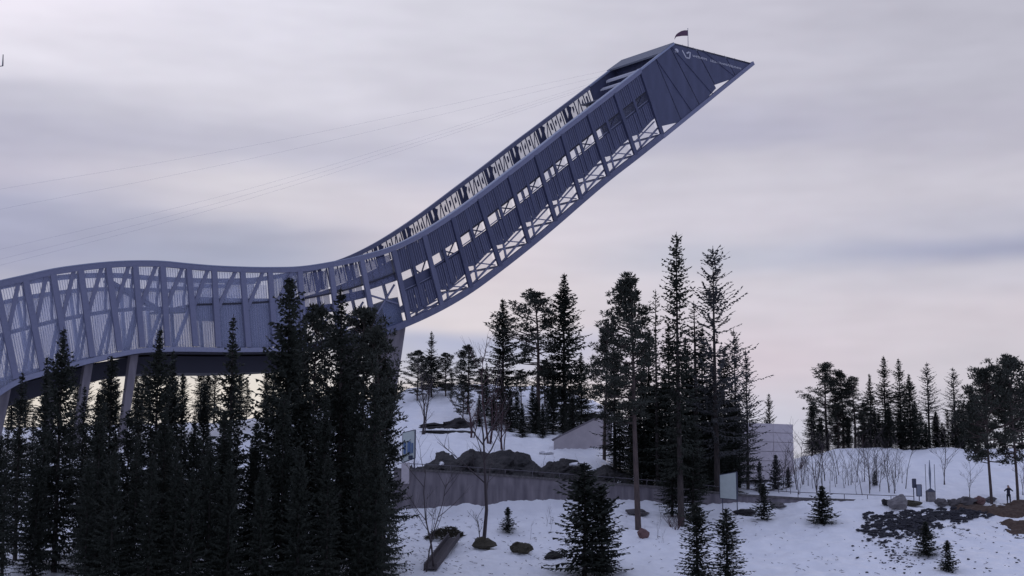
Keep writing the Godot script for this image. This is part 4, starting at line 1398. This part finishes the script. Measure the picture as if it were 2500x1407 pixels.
	# lower spruces in front
	tree("bushy1", 1426, 1128, 111, "bushy foreground spruce with its top against the retaining wall", "foreground spruces", 1.75)
	tree("bushy1", 1470, 1185, 111.5, "smaller foreground spruce leaning on the bushier one", "foreground spruces", 1.7)
	tree("bushy2", 1700, 1225, 108.5, "very dark foreground spruce below the tall trunks", "foreground spruces", 1.75)
	tree("bushy2", 1770, 1240, 108, "dark foreground spruce with a ragged edge below the pale signboard", "foreground spruces", 1.8)
	# trees on the snowy mound
	var RG := "trees on the snow mound"
	for t in [["pineairy", 2022, 888, 170, "airy round-topped tree at the head of the mound trees"], ["pine2", 2062, 905, 171, "dark pine next to the airy round-topped tree"], ["pineairy", 2090, 922, 169, "broad dark pine of the mound with a flat shoulder"], ["open2", 1992, 980, 168, "short ragged spruce at the end of the mound trees"],
		["dense2", 2130, 912, 172, "slim dark spruce right of the broad pine"], ["open1", 2168, 868, 172, "tall pointed spruce of the mound, first of a close pair"], ["open1", 2203, 874, 174, "tall pointed spruce of the mound, second of a close pair"], ["dense1", 2228, 912, 167, "full dark green spruce in the middle of the mound"],
		["lichen2", 2273, 884, 172, "pale sparse spruce right of the full green spruce"], ["lichen2", 2338, 896, 174, "pale sparse spruce standing apart in the gap"], ["dense2", 2378, 940, 170, "dark spruce between the pale sparse spruce and the slim pines"], ["pineairy", 2410, 915, 172, "dark bushy pine behind the slim pines"]]:
		tree(t[0], t[1], t[2], t[3], t[4], RG, 1.4)
	for t in [["dense3", 2175, 985, 167], ["dense3", 2240, 980, 168], ["dense1", 2140, 1000, 168], ["dense3", 2290, 1005, 170], ["pine3", 2050, 985, 169], ["pine2", 2110, 985, 168], ["dense2", 2330, 1010, 171], ["pine3", 2390, 980, 168], ["pine3", 2350, 1000, 169], ["pine3", 2460, 930, 172], ["pine2", 2500, 950, 170], ["dense3", 2005, 1020, 169], ["dense1", 2075, 1015, 167.5], ["dense3", 2115, 1030, 168.5], ["dense1", 2200, 1000, 169], ["dense3", 2265, 1035, 168], ["dense1", 2310, 1040, 169], ["dense3", 2355, 1040, 167], ["dense1", 2210, 1030, 167], ["dense3", 2160, 1030, 167]]:
		tree(t[0], t[1], t[2], t[3], "low dark tree filling the wood on the snow mound", "undergrowth trees of the mound", 1.35)
	for i in 24:
		tree(["dense4", "open2", "dense1"][i % 3], 1985 + i * 17.5 + (i * 7) % 11, 990 + (i * 29) % 60, 167.5 + (i * 5) % 8, "low dark tree filling the wood on the snow mound", "undergrowth trees of the mound", 1.6)
	tree("pinefront", 2418, 905, 133.5, "slim-trunked pine with hanging boughs standing in the snow by the boulder row", "", 0.85)
	tree("pinefront", 2481, 880, 134.5, "straight pine trunk right beside the standing person", "", 0.8)
	# small spruces on the slope
	for t in [["small1", 1240, 1244, 1302, "tiny snow-dusted spruce below the wall"], ["small1", 1866, 1188, 1270, "small spruce on the snow slope at the road edge"], ["small2", 2009, 1188, 1280, "small open spruce on the snow slope left of the rubble"], ["small2", 2263, 1278, 1360, "small spruce with a wide skirt below the rubble"], ["small1", 2316, 1324, 1398, "tiny dense dark spruce lowest on the snow slope"]]:
		var b := hit(t[1], t[3])
		var p := proto(t[0])
		var o := thing("spruce_sapling", t[4], "tree", b, "young spruces on the snow slope")
		var s: float = (t[3] - t[2]) * (-b.z) / F / p.h
		o.scale = Vector3(s * 1.5, s, s * 1.5)
		for q in [["trunk", p.t, p.tm], ["crown", p.f, p.fm]]:
			var m := MeshInstance3D.new()
			m.name = q[0]; m.mesh = q[1]; m.material_override = q[2]
			o.add_child(m)
	for t in [["small2", 1895, 1110, 1215, 147.0], ["small1", 1855, 1128, 1210, 146.0], ["small2", 1925, 1140, 1210, 148.0], ["small2", 2135, 1150, 1215, 146.0]]:
		var b := on(t[1], t[4])
		var p := proto(t[0])
		var o := thing("spruce_sapling", "young spruce among the bare saplings behind the low wall", "tree", b, "young spruces among the saplings")
		var s: float = (py_to_y(t[2], t[4]) - b.y) / p.h
		o.scale = Vector3(s, s, s)
		for q in [["trunk", p.t, p.tm], ["crown", p.f, M.needle_grey]]:
			var m := MeshInstance3D.new()
			m.name = q[0]; m.mesh = q[1]; m.material_override = q[2]
			o.add_child(m)
	# bare trees
	for t in [[1180, 1332, 960, 0.19, 1, M.twig, 41, "bare birch with a straight trunk rising from the mossy boulder"], [1060, 1392, 1120, 0.09, 1, M.twig, 42, "thin bare tree in front of the brush pile"], [1040, 1398, 1150, 0.07, 1, M.twig, 43, "thinnest bare tree at the side of the wooden chute"], [1172, 1330, 1255, 0.06, 1, M.twig, 44, "short crooked bare stem beside the birch trunk"]]:
		var b := hit(t[0], t[1])
		var h: float = py_to_y(t[2], -b.z) - b.y
		var mb := bare_mesh(h, t[6], t[3], t[4], 2)
		var o := put("bare_tree", mb, t[5], self)
		o.position = b
		tag(o, t[7], "tree")
	for t in [[1192, 150.0, 870, "bare reddish-twigged tree in front of the dark thicket", 45, M.twig_red], [1030, 158.0, 900, "slim dark bare trunk on the snow terrace by the banner board", 46, M.twig], [1150, 155.0, 980, "bare tree at the brink of the snow terrace", 47, M.twig_red], [1225, 148.0, 980, "dense bare reddish tree next to the thicket", 48, M.twig_red]]:
		var b := on(t[0], t[1])
		var mb := bare_mesh(py_to_y(t[2], t[1]) - b.y, t[4], 0.13, 3, 2)
		var o := put("bare_tree", mb, t[5], self)
		o.position = b
		tag(o, t[3], "tree")
	var saps := []
	for i in 4: saps.append(bare_mesh(5.0, 60 + i, 0.05, 1 + i % 2, 2 if i < 2 else 1).mesh(Vector3.ZERO))
	rng.seed = 17
	for i in 54:
		var px := 1905.0 + i * 6.6 + rng.randf_range(-6, 6)
		if px > 2215: px = rng.randf_range(1980, 2210)
		var d := rng.randf_range(143.0, 152.0)
		var m := MeshInstance3D.new()
		m.name = numbered("bare_sapling")
		m.mesh = saps[i % 4]; m.material_override = M.twig
		add_child(m)
		m.position = on(px, d)
		var s := rng.randf_range(0.5, 1.15)
		m.scale = Vector3(s, s, s); m.rotation.y = rng.randf() * TAU
		tag(m, "bare thin sapling on the snow behind the low wall", "sapling", "bare saplings behind the low wall")
	for t in [[2304, 148.0, 1.3, "bare sapling with a drooping dark stem near the monument"], [2365, 137.0, 0.8, "thin bare sapling among the boulder row"], [2495, 140.0, 0.9, "bare sapling right of the straight pine trunk"]]:
		var m := MeshInstance3D.new()
		m.name = numbered("bare_sapling"); m.mesh = saps[1]; m.material_override = M.twig
		add_child(m)
		m.position = on(t[0], t[1]); m.scale = Vector3.ONE * t[2]
		tag(m, t[3], "sapling")
	rng.seed = 23
	for i in 26:
		var px := rng.randf_range(1010, 1480)
		var b := on(px, rng.randf_range(139.0, 141.5)) if i % 2 else hit(rng.randf_range(1290, 1640), rng.randf_range(1262, 1330))
		var m := MeshInstance3D.new()
		m.name = numbered("bare_shrub"); m.mesh = saps[2 + i % 2]; m.material_override = M.twig
		add_child(m)
		m.position = b
		m.scale = Vector3.ONE * rng.randf_range(0.25, 0.6) * (1.2 if i % 2 else 0.7); m.rotation.y = rng.randf() * TAU
		tag(m, "small bare shrub behind the retaining wall's railing" if i % 2 else "small bare shrub poking out of the snow below the wall", "shrub", "bare shrubs behind the railing" if i % 2 else "bare shrubs below the wall")

# ---------------------------------------------------------------- person
func build_person() -> void:
	var b := on(2461, 134.0)
	b.y = ground(b.x, 134.0)
	var bones := [] # a, b, ra, rb, colour
	var J := Color(0.022, 0.022, 0.04); var T := Color(0.03, 0.032, 0.05); var S := Color(0.42, 0.27, 0.21); var H := Color(0.10, 0.09, 0.085); var B := Color(0.02, 0.018, 0.018)
	for s in [-1.0, 1.0]:
		bones.append([Vector3(s * 0.10, 0.92, 0), Vector3(s * 0.125, 0.50, 0.02), 0.098, 0.068, T])
		bones.append([Vector3(s * 0.125, 0.50, 0.02), Vector3(s * 0.135, 0.10, -0.01), 0.066, 0.046, T])
		bones.append([Vector3(s * 0.135, 0.055, -0.03), Vector3(s * 0.155, 0.04, 0.15), 0.052, 0.042, B])
		bones.append([Vector3(s * 0.17, 1.46, 0), Vector3(s * 0.36, 1.30, 0.10), 0.07, 0.056, J])
		bones.append([Vector3(s * 0.36, 1.30, 0.10), Vector3(s * 0.10, 1.56, 0.21), 0.054, 0.04, J])
		bones.append([Vector3(s * 0.10, 1.56, 0.21), Vector3(s * 0.065, 1.605, 0.225), 0.036, 0.034, S])
	bones.append([Vector3(0, 0.95, 0), Vector3(0, 1.18, 0), 0.15, 0.145, J])
	bones.append([Vector3(0, 1.18, 0), Vector3(0, 1.42, 0), 0.155, 0.15, J])
	bones.append([Vector3(-0.15, 1.45, 0), Vector3(0.15, 1.45, 0), 0.075, 0.075, J])
	bones.append([Vector3(0, 1.48, 0), Vector3(0, 1.58, 0.01), 0.06, 0.055, S])
	bones.append([Vector3(0, 1.655, 0.015), Vector3(0, 1.71, 0.0), 0.082, 0.092, S])
	bones.append([Vector3(0, 1.66, 0.10), Vector3(0, 1.645, 0.118), 0.014, 0.018, S])
	bones.append([Vector3(0, 1.74, -0.02), Vector3(0, 1.70, -0.035), 0.094, 0.092, H])
	var mb := net(bones, 0.02)
	# hands with five fingers closed on the camera
	for s in [-1.0, 1.0]:
		var w := Vector3(s * 0.07, 1.605, 0.222)
		var hb := [[w, w + Vector3(-s * 0.01, 0.05, 0.012), 0.026, 0.026, S]]
		for k in 4:
			var o := w + Vector3(s * (0.012 - 0.0) - s * 0.006 * k, 0.062 - k * 0.019, 0.022)
			var l: float = [0.036, 0.042, 0.039, 0.031][k]
			var m := o + Vector3(-s * l * 0.6, 0.004, 0.018)
			hb.append([o, m, 0.0095, 0.009, S]); hb.append([m, m + Vector3(-s * l * 0.7, 0.0, -0.008), 0.009, 0.008, S])
		hb.append([w + Vector3(0, 0.0, 0.0), w + Vector3(-s * 0.03, -0.005, 0.015), 0.011, 0.01, S])
		hb.append([w + Vector3(-s * 0.03, -0.005, 0.015), w + Vector3(-s * 0.05, 0.012, 0.02), 0.01, 0.009, S])
		var h := net(hb, 0.006)
		mb.v.append_array(h.v); mb.n.append_array(h.n); mb.c.append_array(h.c)
	var o := put("person", mb, M.person, self)
	o.position = b
	o.rotation.y = -0.15
	tag(o, "person in dark winter clothes standing on the snow with both hands raised to the face", "person")
	var cb := MB.new()
	cb.cbox(Vector3.ZERO, Vector3(0.10, 0.065, 0.03), Basis(), 0.008)
	cb.tube([Vector3(0, 0, 0.01), Vector3(0, 0, 0.045)], [0.026, 0.024], 10)
	var c := put("camera", cb, M.signdark, self)
	c.position = b + Vector3(0, 1.64, 0.235).rotated(Vector3.UP, -0.15)
	c.rotation.y = -0.15
	tag(c, "small dark camera held up by the person on the snow", "camera")

func net(bones: Array, cs: float) -> MB:
	var lo := Vector3.INF; var hi := -Vector3.INF
	for q in bones:
		var r := maxf(q[2], q[3]) + cs * 2.0
		for e in 2:
			lo = lo.min(q[e] - Vector3.ONE * r); hi = hi.max(q[e] + Vector3.ONE * r)
	var nx := int((hi.x - lo.x) / cs) + 2; var ny := int((hi.y - lo.y) / cs) + 2; var nz := int((hi.z - lo.z) / cs) + 2
	var f := PackedFloat32Array()
	f.resize(nx * ny * nz); f.fill(1.0)
	var near_d := PackedFloat32Array()
	near_d.resize(f.size()); near_d.fill(9.0)
	var who := PackedInt32Array()
	who.resize(f.size())
	var kk := cs * 1.6
	for bi in bones.size():
		var q: Array = bones[bi]
		var a: Vector3 = q[0]; var ab: Vector3 = q[1] - a
		var l2 := maxf(ab.length_squared(), 1e-8)
		var r := maxf(q[2], q[3]) + cs * 3.0
		var i0 := ((a.min(q[1]) - Vector3.ONE * r - lo) / cs).floor(); var i1 := ((a.max(q[1]) + Vector3.ONE * r - lo) / cs).ceil()
		for z in range(maxi(0, int(i0.z)), mini(nz, int(i1.z) + 1)):
			for y in range(maxi(0, int(i0.y)), mini(ny, int(i1.y) + 1)):
				for x in range(maxi(0, int(i0.x)), mini(nx, int(i1.x) + 1)):
					var p := lo + Vector3(x, y, z) * cs
					var t := clampf((p - a).dot(ab) / l2, 0.0, 1.0)
					var d: float = (p - a - ab * t).length() - lerpf(q[2], q[3], t)
					var id := x + nx * (y + ny * z)
					if d < near_d[id]:
						near_d[id] = d; who[id] = bi
					var o := f[id]
					var h := clampf(0.5 + 0.5 * (o - d) / kk, 0.0, 1.0)
					f[id] = lerpf(o, d, h) - kk * h * (1.0 - h)
	var vert := {}
	var cols := {}
	var mb := MB.new()
	var cell := func(x: int, y: int, z: int) -> Vector3:
		var id0 := x + nx * (y + ny * z)
		if vert.has(id0): return vert[id0]
		var sum := Vector3.ZERO; var n := 0
		for e in [[0, 0, 0, 1, 0, 0], [0, 1, 0, 1, 1, 0], [0, 0, 1, 1, 0, 1], [0, 1, 1, 1, 1, 1], [0, 0, 0, 0, 1, 0], [1, 0, 0, 1, 1, 0], [0, 0, 1, 0, 1, 1], [1, 0, 1, 1, 1, 1], [0, 0, 0, 0, 0, 1], [1, 0, 0, 1, 0, 1], [0, 1, 0, 0, 1, 1], [1, 1, 0, 1, 1, 1]]:
			var fa := f[x + e[0] + nx * (y + e[1] + ny * (z + e[2]))]; var fb := f[x + e[3] + nx * (y + e[4] + ny * (z + e[5]))]
			if (fa < 0.0) != (fb < 0.0):
				var t := fa / (fa - fb)
				sum += Vector3(x + lerpf(e[0], e[3], t), y + lerpf(e[1], e[4], t), z + lerpf(e[2], e[5], t)); n += 1
		var p := lo + sum / maxi(n, 1) * cs
		vert[id0] = p; cols[id0] = bones[who[id0]][4]
		return p
	for z in range(1, nz - 1):
		for y in range(1, ny - 1):
			for x in range(1, nx - 1):
				var id := x + nx * (y + ny * z)
				var s0 := f[id] < 0.0
				for ax in 3:
					var id2: int = id + [1, nx, nx * ny][ax]
					if (f[id2] < 0.0) == s0: continue
					var cc: Array = [[[x, y - 1, z - 1], [x, y, z - 1], [x, y, z], [x, y - 1, z]], [[x - 1, y, z - 1], [x - 1, y, z], [x, y, z], [x, y, z - 1]], [[x - 1, y - 1, z], [x, y - 1, z], [x, y, z], [x - 1, y, z]]][ax]
					var pv := []
					for e in cc: pv.append(cell.call(e[0], e[1], e[2]))
					if s0: pv.reverse()
					mb.quad(pv[0], pv[1], pv[2], pv[3])
					var col: Color = bones[who[id if s0 else id2]][4]
					for e in 6: mb.c.append(col)
	return mb

# ---------------------------------------------------------------- scene
func _ready() -> void:
	n_big.seed = 2; n_big.frequency = 0.02; n_big.fractal_octaves = 3
	n_fine.seed = 8; n_fine.frequency = 0.02; n_fine.fractal_octaves = 3
	var cam := Camera3D.new()
	cam.name = "camera_view"
	cam.fov = rad_to_deg(2.0 * atan(703.5 / F))
	cam.far = 6000.0
	cam.position = Vector3(0, EYE, 0)
	cam.rotation = Vector3(PITCH, 0, 0)
	add_child(cam)
	cam.current = true
	var env := Environment.new()
	env.background_mode = Environment.BG_SKY
	var sm := PanoramaSkyMaterial.new()
	sm.panorama = make_sky()
	env.sky = Sky.new()
	env.sky.sky_material = sm
	env.tonemap_mode = Environment.TONE_MAPPER_LINEAR
	env.tonemap_exposure = 1.0
	env.ssao_enabled = true; env.ssil_enabled = true; env.sdfgi_enabled = true
	var we := WorldEnvironment.new()
	we.name = "world_environment"
	we.environment = env
	add_child(we)
	var sun := DirectionalLight3D.new()
	sun.name = "sun"
	sun.light_energy = 0.15
	sun.light_color = Color(1.0, 0.9, 0.82)
	sun.light_angular_distance = 14.0
	sun.shadow_enabled = true
	sun.rotation_degrees = Vector3(-14, 160, 0)
	add_child(sun)

	make_materials()
	build_ground()
	build_jump()
	build_wall()
	build_blocks()
	build_rocks()
	build_boards()
	build_things()
	build_trees()
	build_person()
